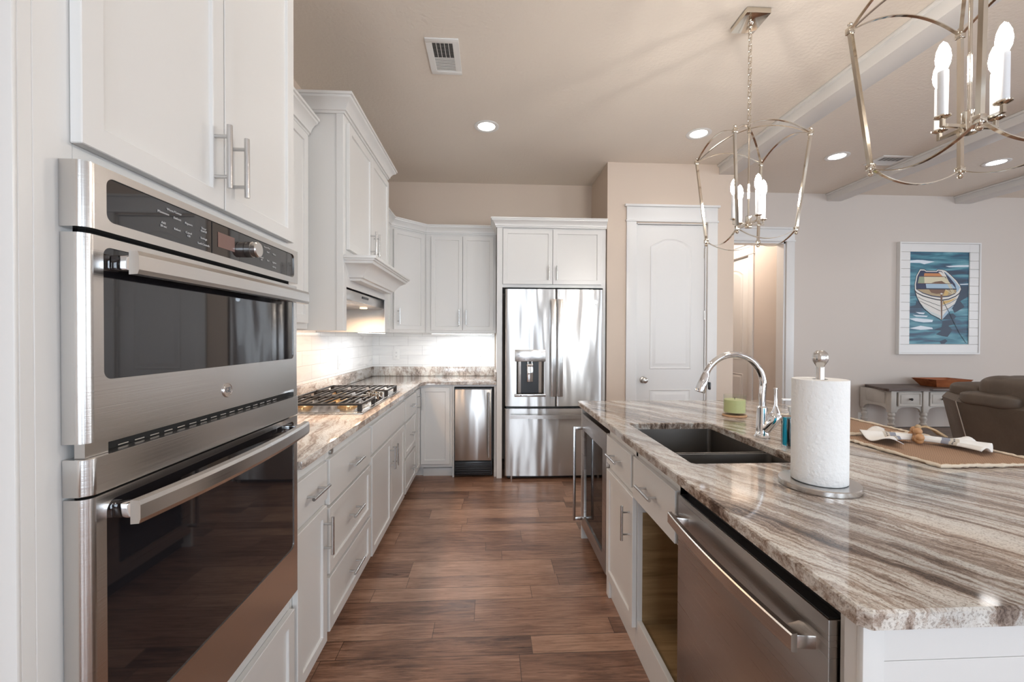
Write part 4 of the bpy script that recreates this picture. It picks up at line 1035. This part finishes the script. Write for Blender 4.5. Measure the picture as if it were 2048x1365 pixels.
# burlap mats
def mat_thing(pts, label, z=.9145):
    t = thing('burlap_placemat', (sum(p[0] for p in pts)/4, sum(p[1] for p in pts)/4, z), label, 'placemat', 'burlap mats on the island')
    P4 = [Vector(p) for p in pts]
    N = 26; grid = []
    for i in range(N+1):
        row = []
        for j in range(N+1):
            a, c = i/N, j/N; p = (P4[0]*(1-a)+P4[1]*a)*(1-c)+(P4[3]*(1-a)+P4[2]*a)*c
            row.append((p.x, p.y, z+.0022+.0012*math.sin(p.x*23+p.y*11)))
        grid.append(row)
    MB().sheet(grid).build('weave', M['mat'], t, solid=.002)
    b = MB(); pth = []
    for k in range(4):
        a, c = P4[k], P4[(k+1) % 4]; L = (c-a).length; n = int(L/.012)
        for i in range(n):
            p = a+(c-a)*i/n; nn = Vector((-(c-a).y, (c-a).x)).normalized(); o_ = random.uniform(-.004, .004)
            pth.append((p.x+nn.x*o_, p.y+nn.y*o_, z+.0065+random.uniform(0, .002)))
    b.tube(pth, [random.uniform(.0038, .0072) for _ in pth], 6, closed=True); b.build('fringed_edge', M['fringe'], t)
mat_thing([(1.470, 1.312), (1.862, 1.312), (1.862, 1.755), (1.470, 1.755)], 'tan burlap placemat with frayed cream edge, under the napkin and wooden beads')
mat_thing([(1.470, 1.775), (1.862, 1.775), (1.862, 2.225), (1.470, 2.225)], 'empty tan burlap placemat with frayed cream edge, behind the paper towel roll')

# napkin gathered by a bead ring
def stripe_mat():
    mt, n, l, b = nt('striped_linen'); tc = n.new('ShaderNodeTexCoord'); sx = n.new('ShaderNodeSeparateXYZ'); l.new(tc.outputs['UV'], sx.inputs[0])
    r = ramp(n, [(0, (.80, .79, .76)), (.30, (.80, .79, .76)), (.31, (.27, .28, .33)), (.42, (.30, .31, .36)), (.43, (.55, .50, .43)), (.55, (.58, .53, .46)), (.56, (.82, .81, .79)), (1, (.82, .81, .79))]); r.color_ramp.interpolation = 'CONSTANT'
    l.new(sx.outputs[0], r.inputs['Fac'])
    # dashed stitch line
    dash = mathn(n, l, 'GREATER_THAN', mathn(n, l, 'FRACT', mathn(n, l, 'MULTIPLY', sx.outputs[1], 22)), .45)
    on = mathn(n, l, 'MULTIPLY', mathn(n, l, 'LESS_THAN', mathn(n, l, 'ABSOLUTE', mathn(n, l, 'SUBTRACT', sx.outputs[0], .49)), .012), dash)
    mx = n.new('ShaderNodeMix'); mx.data_type = 'RGBA'; l.new(on, mx.inputs['Factor']); l.new(r.outputs[0], mx.inputs['A']); mx.inputs['B'].default_value = (.03, .03, .04, 1)
    l.new(mx.outputs['Result'], b.inputs['Base Color']); b.inputs['Roughness'].default_value = .9
    return mt
LIN = stripe_mat()
nc = Vector((1.705, 1.615, .9235))
t = thing('linen_napkin', tuple(nc), 'white linen napkin with grey and tan stripes, gathered through the bead ring', 'napkin')
def fan(a0, a1, length, name, lift):
    n, m_ = 16, 28; grid = []; uvs = []
    for i in range(n+1):
        s_ = i/n; row = []
        for j in range(m_+1):
            c = j/m_; a = math.radians(a0+(a1-a0)*c); wv = math.sin(c*PI*5)
            r_ = .012+length*s_*(1-.10*abs(c-.5))
            spread = .25+.75*s_
            am = math.radians((a0+a1)/2); aa = am+(a-am)*spread
            z = nc.z + (.020*(1-s_)*(1-abs(2*c-1)**2) + .004) + (.010*wv+.008)*(.25+.75*s_)*lift
            row.append((nc.x+r_*math.cos(aa), nc.y+r_*math.sin(aa), z))
        grid.append(row)
    o = MB().sheet(grid).build(name, LIN, t, solid=.0022, recalc=False)
    uv = o.data.uv_layers.new(name='uv'); me = o.data
    for lp in me.loops:
        i, j = divmod(lp.vertex_index, m_+1); uv.data[lp.index].uv = (i/n, j/m_)
    return o
fan(80, 212, .165, 'near_fold', 1.3); fan(-78, 2, .195, 'far_fold', 1.1)
t = thing('napkin_ring', tuple(nc), 'ring of round wooden beads with a jute tassel, closed around the napkin', 'napkin ring')
axd = Vector((math.cos(math.radians(150)), math.sin(math.radians(150)), 0)); sd = Vector((-axd.y, axd.x, 0))
zc_ = nc.z+.018
for k in range(7):
    a = 2*PI*k/7+.25; p = Vector((nc.x, nc.y, zc_))+sd*(.038*math.cos(a))+Vector((0, 0, .030*math.sin(a)))
    if p.z < .936: p.z = .936
    MB().sphere(p, .0142, seg=18).build('bead', M['bead'], t)
b = MB(); p0 = Vector((nc.x+.012, nc.y+.004, zc_+.040))
for k in range(40):
    a = random.uniform(-.6, .6); ln = random.uniform(.075, .088)
    d_ = Vector((math.cos(-.35+a*.45), math.sin(-.35+a*.45), 0))
    b.tube([p0, p0+d_*ln*.3+Vector((0, 0, .006-a*a*.01)), p0+d_*ln*.65+Vector((0, 0, -.008)), p0+d_*ln+Vector((0, 0, -.030))], .0024, 5)
b.sphere(p0, .010, (1, 1, 1.1), 14); b.build('tassel', M['jute'], t)

# ------------------------------------------------------------------ pendant lanterns
def lantern(cx, cy, label):
    t = thing('lantern_pendant', (cx, cy, 1.83), label, 'pendant light', 'nickel lantern pendants over the island')
    nk = M['nickel']; ht, hb_ = .187, .1485; zt, zb_ = 2.322, 1.872
    b = MB(); b.box(cx-.062, cx+.062, cy-.075, cy+.075, 2.972, 2.9995, .002); can = b.build('canopy', nk, t)
    MB().lathe([(0, -.028), (.006, -.028), (.010, -.020), (.008, -.010), (.014, -.004), (.016, 0), (0, 0)], (cx, cy, 2.9715), 20).build('canopy_loop', nk, can)
    b = MB(); n = 17; pitch = (2.950-2.440)/n
    for k in range(n):
        zc = 2.440+pitch*(k+.5); L = pitch*.70; w_ = .0085; pts = []
        for q in range(16):
            a = 2*PI*q/16; u = w_*math.cos(a); v = L*math.sin(a) if abs(math.sin(a)) > .5 else L*math.sin(a)
            v = (L-w_)*(1 if math.sin(a) > .01 else -1 if math.sin(a) < -.01 else 0)+w_*math.sin(a)
            pts.append((cx+u, cy, zc+v) if k % 2 else (cx, cy+u, zc+v))
        b.tube(pts, .0021, 6, closed=True)
    b.build('chain', nk, t)
    b = MB(); b.cyl((cx, cy, 1.95), (cx, cy, 2.43), .0048, seg=14); b.lathe([(0, 2.40), (.009, 2.402), (.011, 2.412), (.008, 2.422), (.005, 2.440), (0, 2.442)], (cx, cy, 0), 18); b.build('centre_rod', nk, t)
    corners = [(-1, -1), (1, -1), (1, 1), (-1, 1)]
    for sx, sy in corners:
        T = Vector((cx+sx*ht, cy+sy*ht, zt)); B = Vector((cx+sx*hb_, cy+sy*hb_, zb_))
        o = MB().tube([B, T], 0, flat=(.0115, .0115)).build('strut', nk, t)
        for (p, s_) in ((T, 1), (B, -1)):
            b = MB(); b.box(p.x-.0095, p.x+.0095, p.y-.0095, p.y+.0095, p.z-.010, p.z+.010, .0015)
            b.lathe([(0, 0), (.006, 0), (.004, .004), (.0075, .009), (.0075, .013), (.004, .017), (0, .018)] if s_ > 0 else [(0, 0), (.006, 0), (.004, -.004), (.0075, -.009), (.0075, -.013), (.004, -.017), (0, -.018)], (p.x, p.y, p.z+.010*s_), 16)
            b.build('corner_block', nk, o)
    def arc(p, q, rise, wd, nm):
        pts = [p.lerp(q, i/22)+Vector((0, 0, rise*(1-(2*i/22-1)**2))) for i in range(23)]
        MB().tube(pts, 0, flat=(wd, .0028)).build(nm, nk, t)
    for k in range(4):
        (a, c), (d_, e_) = corners[k], corners[(k+1) % 4]
        arc(Vector((cx+a*ht, cy+c*ht, zt)), Vector((cx+d_*ht, cy+e_*ht, zt)), .058, .0095, 'top_arch')
        arc(Vector((cx+a*hb_, cy+c*hb_, zb_)), Vector((cx+d_*hb_, cy+e_*hb_, zb_)), -.048, .0095, 'bottom_arch')
    for k in (0, 1):
        a, c = corners[k]; arc(Vector((cx+a*ht, cy+c*ht, zt)), Vector((cx-a*ht, cy-c*ht, zt)), .105, .0095, 'diagonal_arch')
    hub = MB().lathe([(0, 1.912), (.017, 1.912), (.018, 1.916), (.016, 1.920), (.0155, 1.968), (.017, 1.972), (.006, 1.975), (0, 1.975)], (cx, cy, 0), 24).build('hub', nk, t)
    for (dx, dy) in ((1, 0), (0, 1), (-1, 0), (0, -1)):
        r_ = .079; p = Vector((cx+dx*r_, cy+dy*r_, 0))
        b = MB(); b.tube([(cx+dx*.012, cy+dy*.012, 1.932), (p.x, p.y, 1.932)], 0, flat=(.0085, .0085)); b.box(p.x-.0048, p.x+.0048, p.y-.0048, p.y+.0048, 1.928, 1.952, .001, 1)
        b.lathe([(0, 1.950), (.008, 1.950), (.0185, 1.955), (.0190, 1.958), (.012, 1.9585), (0, 1.9585)], (p.x, p.y, 0), 22); ar = b.build('candle_arm', nk, t)
        MB().lathe([(0, 1.959), (.0118, 1.959), (.0118, 2.082), (.0095, 2.084), (0, 2.084)], (p.x, p.y, 0), 20).build('candle_sleeve', M['candle'], ar)
        MB().lathe([(0, 2.085), (.0085, 2.085), (.0145, 2.100), (.0168, 2.118), (.0140, 2.140), (.008, 2.156), (0, 2.165)], (p.x, p.y, 0), 14).build('bulb', M['bulb'], ar)
    return t
lantern(1.343, 2.160, 'farther nickel lantern pendant, hanging on its visible chain over the far half of the island')
lantern(1.334, 1.128, 'nearer and larger-looking nickel lantern pendant, cut off by the top edge of the photo')

# ------------------------------------------------------------------ ceiling
for (x_, y_, lb) in ((-.036, 3.38, 'recessed ceiling light above the aisle, leftmost of the four'), (1.69, 3.40, 'recessed ceiling light just left of the far pendant, in front of the pantry wall'),
                 (3.162, 3.75, 'recessed ceiling light between the first and second ceiling beams'), (4.762, 3.79, 'recessed ceiling light farthest right, past the second ceiling beam')):
    t = thing('recessed_light', (x_, y_, ZC), lb, 'ceiling light', 'recessed ceiling lights')
    MB().lathe([(.066, -.0005), (.098, -.0005), (.098, -.003), (.090, -.006), (.070, -.004), (.066, -.002)], (x_, y_, ZC), 40, closed=True).build('trim_ring', M['white'], t)
    MB().lathe([(0, -.0006), (.0655, -.0006), (.0655, -.0030), (0, -.0034)], (x_, y_, ZC), 32).build('lens', M['led'], t)
    light('recessed_lamp', 'SPOT', (x_, y_, ZC-.012), 10, (1, .95, .90), (0, 0, -1), spot=2.3, radius=.06)
def vent(x0, x1, y0, y1, label, split):
    t = thing('ceiling_vent', ((x0+x1)/2, (y0+y1)/2, ZC), label, 'vent')
    b = MB(); z1 = ZC-.0005; z0 = ZC-.007; fr = .036
    b.box(x0, x1, y0, y0+fr, z0, z1, .002); b.box(x0, x1, y1-fr, y1, z0, z1, .002); b.box(x0, x0+fr, y0+fr, y1-fr, z0, z1, .001, 1); b.box(x1-fr, x1, y0+fr, y1-fr, z0, z1, .001, 1); b.build('frame', M['white'], t)
    MB().box(x0+fr, x1-fr, y0+fr, y1-fr, ZC-.0015, ZC-.0006).build('duct_opening', M['dark'], t, smooth=False)
    n = 22; b = MB()
    for k in range(n):
        y = y0+fr+(y1-y0-2*fr)*(k+.5)/n; near_ = (k < n/2)
        s_ = .0052 if near_ else .0062
        if near_: b.prism([(y-.0007, z0+.001), (y+.0007, z0+.001), (y+.0077, z1-.001), (y+.0063, z1-.001)], 'x', x0+fr, x1-fr)
        else: b.prism([(y-s_, z0+.001), (y+s_*.7, z0+.003), (y+s_*.7, z0+.004), (y-s_, z0+.002)], 'x', x0+fr, x1-fr)
    for k in range(1, 5): x = x0+fr+(x1-x0-2*fr)*k/5; b.box(x-.0015, x+.0015, y0+fr, (y0+y1)/2, z0+.0005, z0+.0035)
    b.build('louvres', M['white'], t, smooth=False)
vent(-.372, -.184, 2.395, 2.72, 'white rectangular ceiling vent above the aisle, its near half dark', True)
vent(3.56, 3.84, 3.70, 3.92, 'white ceiling vent near the second beam, behind the near pendant', True)

# under-cabinet light bars
def bar(name, x0, x1, y0, y1, z, label, power, col):
    t = thing(name, ((x0+x1)/2, (y0+y1)/2, z-.012), label, 'cabinet light')
    MB().box(x0, x1, y0, y1, z-.010, z-.0005, .002).build('housing', M['white'], t)
    MB().box(x0+.006, x1-.006, y0+.006, y1-.006, z-.0115, z-.0102).build('diffuser', M['led'], t, smooth=False)
    light('bar_lamp', 'AREA', ((x0+x1)/2, (y0+y1)/2, z-.0135), power, col, (0, 0, -1), x1-x0, y1-y0)
bar('light_bar', -.60, .02, 4.345, 4.375, UZ0, 'slim light bar under the two-door wall cabinet on the back wall', 3.3, (.93, .97, 1))
bar('light_bar', -1.00, -.97, 3.25, 4.0, UZ0, 'slim light bar under the wall cabinet beyond the hood', 3.6, (.93, .97, 1))
bar('light_bar', -1.00, -.97, 1.60, 2.15, UZ0, 'slim light bar under the wall cabinet beside the tall oven cabinet', 1.6, (1, .93, .86))

# ------------------------------------------------------------------ living room
# framed boat picture
t = thing('framed_picture', (5.22, YL-.02, 1.15), 'boat picture with teal water, in a white plank frame on the living room wall', 'picture')
PX0, PX1, PZ0, PZ1 = 4.722, 5.718, 1.152, 2.452; QX0, QX1, QZ0, QZ1 = 4.856, 5.588, 1.270, 2.342
b = MB(); b.ring([(PX0, PZ0), (PX1, PZ0), (PX1, PZ1), (PX0, PZ1)], [(PX0+.016, PZ0+.016), (PX1-.016, PZ0+.016), (PX1-.016, PZ1-.016), (PX0+.016, PZ1-.016)], 'y', YL-.045, YL-.001); b.build('frame', M['trim'], t, smooth=False)
b = MB(); n = 13; zs = [PZ0+.016+(PZ1-PZ0-.032)*i/n for i in range(n+1)]
for i in range(n):
    za, zb_ = zs[i]+.0015, zs[i+1]-.0015
    if zb_ < QZ0 or za > QZ1: b.box(PX0+.0165, PX1-.0165, YL-.036, YL-.024, za, zb_, .001, 1)
    else:
        b.box(PX0+.0165, QX0, YL-.036, YL-.024, za, zb_, .001, 1); b.box(QX1, PX1-.0165, YL-.036, YL-.024, za, zb_, .001, 1)
        if za < QZ0: b.box(QX0, QX1, YL-.036, YL-.024, za, QZ0, .001, 1)
        if zb_ > QZ1: b.box(QX0, QX1, YL-.036, YL-.024, QZ1, zb_, .001, 1)
b.build('plank_mount', M['trim'], t)
MB().box(PX0+.016, PX1-.016, YL-.023, YL-.0015, PZ0+.016, PZ1-.016).build('backing', M['grey'], t, smooth=False)
mt, n_, l_, b_ = nt('painted_water'); tc = n_.new('ShaderNodeTexCoord'); mp = n_.new('ShaderNodeMapping'); mp.inputs['Scale'].default_value = (1.6, 1, 13); l_.new(tc.outputs['Object'], mp.inputs[0])
ns = n_.new('ShaderNodeTexNoise'); ns.inputs['Scale'].default_value = 1.3; ns.inputs['Detail'].default_value = 4; ns.inputs['Distortion'].default_value = .5; l_.new(mp.outputs[0], ns.inputs['Vector'])
r = ramp(n_, [(.30, (.008, .03, .07)), (.42, (.015, .085, .16)), (.50, (.03, .17, .24)), (.56, (.07, .25, .33)), (.64, (.13, .33, .40)), (.74, (.35, .50, .60))]); l_.new(ns.outputs['Fac'], r.inputs['Fac']); l_.new(r.outputs[0], b_.inputs['Base Color']); b_.inputs['Roughness'].default_value = .45
art = MB().box(QX0, QX1, YL-.0245, YL-.0235, QZ0, QZ1).build('painted_canvas', mt, t, smooth=False)
pal = dict(w=(.72, .70, .66), n=(.012, .022, .075), o=(.55, .22, .07), c=(.66, .60, .42), lb=(.36, .50, .62), tan=(.40, .30, .17), br=(.16, .075, .04), k=(.012, .015, .03), y=(.60, .40, .14), gw=(.55, .62, .62), dk=(.02, .045, .085), wv=(.68, .76, .84), gr=(.28, .34, .22))
PM = {k: P('paint_'+k, v, .5) for k, v in pal.items()}; order = list(pal)
def ap(x, y): return (QX0+(x-98)/812*(QX1-QX0), QZ1-(y-42)/1240*(QZ1-QZ0))
shapes = [
 ('wv', [(110, 160), (200, 150), (280, 152), (440, 172), (300, 208), (240, 190), (110, 190)]), ('wv', [(590, 230), (760, 215), (918, 210), (918, 236), (640, 243)]), ('wv', [(100, 940), (200, 932), (430, 955), (420, 985), (300, 990), (190, 975)]),
 ('wv', [(110, 1072), (260, 1036), (420, 1060), (430, 1080), (260, 1092)]), ('wv', [(150, 890), (360, 902), (340, 918), (200, 912)]), ('wv', [(190, 852), (320, 860), (300, 880), (240, 876)]), ('wv', [(780, 470), (905, 462), (905, 476), (800, 480)]),
 ('dk', [(810, 500), (905, 495), (905, 640), (800, 700), (860, 780), (720, 860), (690, 800), (770, 640)]), ('dk', [(590, 890), (700, 868), (745, 905), (720, 945), (560, 948)]), ('dk', [(200, 700), (260, 720), (300, 800), (110, 800), (110, 780), (190, 760)]),
 ('dk', [(560, 972), (690, 958), (745, 1005), (640, 1035), (700, 1090), (630, 1185), (560, 1175), (470, 1150), (545, 1100), (430, 1095), (550, 1050)]), ('dk', [(520, 1245), (600, 1215), (630, 1240), (590, 1278), (545, 1280)]),
 ('w', [(178, 560), (205, 650), (245, 725), (300, 800), (400, 880), (500, 925), (545, 958), (590, 912), (660, 830), (720, 740), (765, 650), (790, 585), (700, 640), (545, 685), (380, 650)]),
 ('gw', [(245, 725), (300, 800), (400, 880), (500, 925), (545, 958), (545, 905), (400, 845), (300, 770)]), ('lb', [(560, 900), (640, 800), (720, 735), (760, 655), (770, 640), (720, 745), (660, 832), (590, 912), (552, 945)]),
 ('y', [(560, 700), (640, 690), (755, 648), (700, 690), (640, 722), (556, 752)]),
 ('k', [(240, 272), (192, 360), (168, 480), (172, 565), (200, 600), (280, 640), (380, 668), (480, 690), (545, 698), (640, 682), (735, 642), (790, 598), (812, 540), (798, 488), (742, 416), (662, 341), (592, 286), (545, 274), (480, 272), (462, 290), (330, 290), (300, 272)]),
 ('w', [(243, 278), (197, 362), (174, 480), (178, 555), (205, 588), (285, 626), (385, 655), (482, 676), (545, 683), (636, 668), (728, 630), (782, 588), (804, 540), (790, 493), (738, 424), (658, 349), (590, 294), (545, 281), (482, 279), (465, 297), (328, 297), (298, 279)]),
 ('n', [(248, 292), (208, 370), (188, 480), (192, 545), (285, 602), (400, 640), (520, 655), (640, 642), (722, 605), (772, 545), (745, 480), (680, 400), (600, 330), (556, 300), (490, 292), (470, 308), (325, 308), (298, 292)]),
 ('o', [(302, 328), (520, 328), (545, 368), (296, 366)]), ('c', [(232, 376), (578, 376), (662, 464), (214, 464)]), ('gr', [(232, 376), (300, 376), (305, 464), (214, 464)]), ('lb', [(322, 470), (682, 470), (735, 530), (332, 530)]),
 ('tan', [(205, 546), (742, 546), (738, 588), (640, 628), (520, 640), (410, 628), (290, 592)]), ('br', [(395, 460), (450, 442), (540, 430), (580, 455), (600, 464)]), ('br', [(365, 545), (592, 545), (574, 596), (470, 605), (400, 590)]), ('y', [(590, 548), (640, 575), (618, 628), (566, 626), (575, 585)]),
 ('lb', [(572, 306), (600, 318), (700, 408), (792, 512), (772, 556), (742, 582), (742, 540), (720, 470), (650, 386), (600, 338)]),
 ('w', [(488, 308), (528, 305), (560, 335), (590, 372), (560, 378)]), ('w', [(530, 290), (552, 290), (600, 360), (586, 372)]),
 ('c', [(560, 365), (572, 362), (702, 598), (690, 602)]), ('c', [(586, 366), (596, 362), (718, 590), (708, 594)]), ('c', [(590, 546), (596, 542), (690, 604), (684, 608)]),
 ('br', [(524, 600), (551, 600), (552, 945), (545, 958), (538, 945), (528, 700)]), ('w', [(522, 598), (536, 590), (553, 598), (551, 612), (526, 612)]),
]
def line(pts, wd, c):
    for (xa, ya), (xb, yb_) in zip(pts, pts[1:]):
        d_ = Vector((xb-xa, yb_-ya)).normalized(); nx, ny = -d_.y*wd/2, d_.x*wd/2
        shapes.append((c, [(xa+nx, ya+ny), (xb+nx, yb_+ny), (xb-nx, yb_-ny), (xa-nx, ya-ny)]))
line([(212, 648), (300, 690), (400, 725), (524, 768)], 5, 'k'); line([(248, 705), (330, 742), (430, 790), (526, 836)], 5, 'k'); line([(554, 765), (660, 726), (755, 668)], 5, 'k'); line([(554, 832), (640, 800), (728, 742)], 5, 'k')
line([(178, 575), (205, 655), (245, 728), (300, 803), (400, 884), (500, 930), (545, 962)], 7, 'k'); line([(232, 372), (578, 372)], 6, 'br'); line([(214, 466), (690, 466)], 6, 'br'); line([(195, 538), (742, 538)], 10, 'k')
line([(556, 690), (610, 790), (650, 860), (700, 965), (740, 1040), (800, 1150), (885, 1270)], 5, 'k')
b = MB(); bb = bmesh.new()
for k, (c, pts) in enumerate(shapes):
    yy = YL-.0248-.00006*k
    f = bb.faces.new([bb.verts.new((ap(*p)[0], yy, ap(*p)[1])) for p in pts]); f.material_index = order.index(c)
me = bpy.data.meshes.new('t'); bb.to_mesh(me); b.bm.from_mesh(me)
b.build('painted_boat', [PM[k] for k in order], t, smooth=False, recalc=False)

# console table
t = thing('console_table', (4.9, 4.48, 0), 'distressed pale grey console table with dark wooden top against the living room wall', 'console table')
KXL, KXR, KYF, KYB = 4.235, 5.74, 4.29, 4.70
b = MB(); b.prism([(4.35, KYB+.01), (4.335, KYB+.01), (4.19, KYF+.03), (4.20, KYF-.02), (4.65, KYF-.02), (4.67, KYF-.035), (5.82, KYF-.035), (5.82, KYB+.01)], 'z', .775, .803, .005, 3); b.build('table_top', M['topw'], t)
b = MB(); b.box(KXL+.04, KXR, KYF+.02, KYB-.01, .615, .775, .002); b.build('apron', M['grey'], t)
def scallop(x0, x1, y, ztop, zbot, depth):
    pts = [(x0, ztop), (x1, ztop), (x1, zbot-depth)]
    for i in range(13):
        s_ = i/12; x = x1-(x1-x0)*s_; c = abs(2*s_-1); pts.append((x, zbot-depth*(c**6)-.012*(c**2)))
    pts.append((x0, zbot-depth)); return pts
b = MB()
for (xa, xb) in ((4.305, 4.585), (4.65, 4.97), (5.03, 5.35)): b.prism(scallop(xa, xb, 0, .62, .603, .05), 'y', KYF+.004, KYF+.022)
b.build('scalloped_rail', M['grey'], t)
b = MB(FR(4.262)); b.prism(scallop(KYF+.05, KYB-.05, 0, .66, .60, .05), 'y', -.02, .0025); b.box(KYF+.09, KYB-.09, -.004, .006, .635, .755, .002); b.box(KYF+.045, KYB-.045, -.03, 0, .60, .775); b.build('side_panel', M['grey'], t)
b = MB(); b.box(KXL+.03, KXR, KYF+.006, KYF+.022, .60, .615, .001, 1); b.box(KXL+.03, KXR, KYF+.006, KYF+.022, .757, .775, .001, 1); b.build('front_rail', M['grey'], t)
for (xa, xb, xk) in ((4.318, 4.578, 4.448), (4.672, 4.950, 4.811), (5.05, 5.33, 5.19)):
    b = MB(FB(KYF+.006)); b.door(xa, xb, .612, .762, 0, .016, rail=.022, rec=.008); b.box(xa+.03, xb-.03, .0, .013, .642, .734, .002); d_ = b.build('drawer', M['grey'], t)
    xf = Matrix.Translation((xk, KYF-.009, .690)) @ Matrix.Rotation(PI/2, 4, 'X')
    MB().lathe([(0, 0), (.008, 0), (.006, .008), (.013, .014), (.014, .022), (.008, .027), (0, .028)], xf=xf, seg=20).build('knob', M['iron'], d_)
for (lx, ly) in ((4.268, KYF+.02), (4.618, KYF+.012), (5.0, KYF+.012), (5.40, KYF+.012), (5.70, KYF+.02), (4.30, KYB-.03), (5.70, KYB-.03)):
    b = MB(); b.box(lx-.030, lx+.030, ly-.028, ly+.028, .545, .775, .003)
    b.lathe([(0, 0), (.018, 0), (.022, .02), (.017, .04), (.019, .06), (.024, .36), (.026, .40), (.034, .412), (.034, .422), (.024, .43), (.022, .445), (.030, .465), (.032, .48), (.024, .492), (.024, .505), (.032, .515), (.032, .53), (.026, .545), (0, .545)], (lx, ly, 0), 20)
    b.build('leg', M['grey'], t)
# wooden tray bowl
b = MB(); n = 4
def rect(cx, cy, hx, hy, z): return [(cx-hx, cy-hy, z), (cx+hx, cy-hy, z), (cx+hx, cy+hy, z), (cx-hx, cy+hy, z)]
L = [rect(5.02, 4.48, .155, .09, .804), rect(5.02, 4.48, .215, .135, .888), rect(5.02, 4.48, .203, .123, .888), rect(5.02, 4.48, .148, .083, .814)]
bb = bmesh.new(); V = [[bb.verts.new(p) for p in r_] for r_ in L]
for A, B in zip(V, V[1:]):
    for j in range(4): bb.faces.new((A[j], A[(j+1) % 4], B[(j+1) % 4], B[j]))
bb.faces.new(V[0]); bb.faces.new(V[-1]); b._merge(bb)
tag(b.build('wooden_tray', M['brown'], smooth=False), 'orange-brown flared wooden tray on the console table', 'tray')
# low wooden table behind the sofa
t = thing('side_table', (4.42, 3.68, 0), 'low rustic grey-brown wooden table between the sofa and the console', 'table')
b = MB(); b.box(3.99, 4.84, 3.37, 4.02, .425, .450, .004); b.build('table_top', M['rustic'], t)
b = MB(); O = [(3.985, 3.365), (4.845, 3.365), (4.845, 4.025), (3.985, 4.025)]; I = [(4.005, 3.385), (4.825, 3.385), (4.825, 4.005), (4.005, 4.005)]; b.ring(O, I, 'z', .42, .4525); b.build('metal_rim', M['iron'], t, smooth=False)
for (lx, ly) in ((4.03, 3.41), (4.80, 3.41), (4.03, 3.98), (4.80, 3.98)): MB().box(lx-.02, lx+.02, ly-.02, ly+.02, 0, .42, .003).build('leg', M['iron'], t)
# sofa, back towards the kitchen
t = thing('leather_sofa', (4.1, 2.6, 0), 'taupe brown leather sofa with puffy headrests, its back turned to the island', 'sofa')
def puff(x0, x1, y0, y1, z0, z1, e=.45, tilt=0):
    b = MB(); bb = bmesh.new(); bmesh.ops.create_uvsphere(bb, u_segments=40, v_segments=24, radius=1)
    def f(v): return math.copysign(abs(v)**e, v)
    for v in bb.verts:
        d_ = v.co.normalized(); v.co = Vector(((x0+x1)/2+f(d_.x)*(x1-x0)/2, (y0+y1)/2+f(d_.y)*(y1-y0)/2, (z0+z1)/2+f(d_.z)*(z1-z0)/2))
        nz = math.sin(v.co.y*31+v.co.z*17)*.004+math.sin(v.co.x*43+v.co.y*12)*.003; v.co += d_*nz
        v.co.x += (v.co.z-z0)*tilt
    return b._merge(bb)
prof = [(3.85, .06), (3.615, .845), (3.66, .885), (3.80, .90), (3.98, .82), (4.10, .42), (4.10, .06)]
rings = []
for (y, dx, dz) in ((1.70, .02, -.02), (1.74, 0, 0), (2.3, 0, 0), (3.06, 0, 0), (3.12, .005, 0), (3.29, .075, .02), (3.31, .11, 0)):
    rings.append([(x+dx, y, z+(dz if z > .5 else 0)) for x, z in prof])
bb = bmesh.new(); V = [[bb.verts.new(p) for p in r_] for r_ in rings]
for A, B in zip(V, V[1:]):
    for j in range(7): bb.faces.new((A[j], A[(j+1) % 7], B[(j+1) % 7], B[j]))
bb.faces.new(V[0]); bb.faces.new(V[-1]); bmesh.ops.bevel(bb, geom=[e_ for e_ in bb.edges if e_.calc_face_angle(0) > .6], offset=.018, segments=3, affect='EDGES')
MB()._merge(bb).build('back_shell', M['leather'], t)
MB().tube([(3.858, 3.118, .07), (3.613, 3.120, .85), (3.66, 3.122, .893)], .0035, 8).build('piping', M['seam'], t)
MB().box(3.98, 4.60, 1.72, 3.31, .06, .42, .03, 3).build('seat_base', M['leather'], t)
for (y0, y1) in ((1.95, 2.50), (2.52, 3.08)): puff(4.0, 4.62, y0, y1, .36, .52, .4).build('seat_cushion', M['leather'], t)
for (y0, y1) in ((1.66, 1.93), (3.10, 3.34)): puff(3.98, 4.58, y0, y1, .30, .64, .35).build('arm_pad', M['leather'], t)
for (y0, y1, zt, x0) in ((1.76, 2.40, 1.06, 3.66), (2.42, 3.04, 1.065, 3.66), (3.05, 3.30, .99, 3.73)): puff(x0, x0+.34, y0, y1, .78, zt, .42, -.10).build('headrest', M['leather'], t)
for (y0, y1, zt) in ((1.70, 2.17, .955), (2.19, 2.70, .955), (2.72, 3.13, .94)): puff(3.595, 3.86, y0, y1, .835, zt, .45).build('headrest_flap', M['leather'], t)
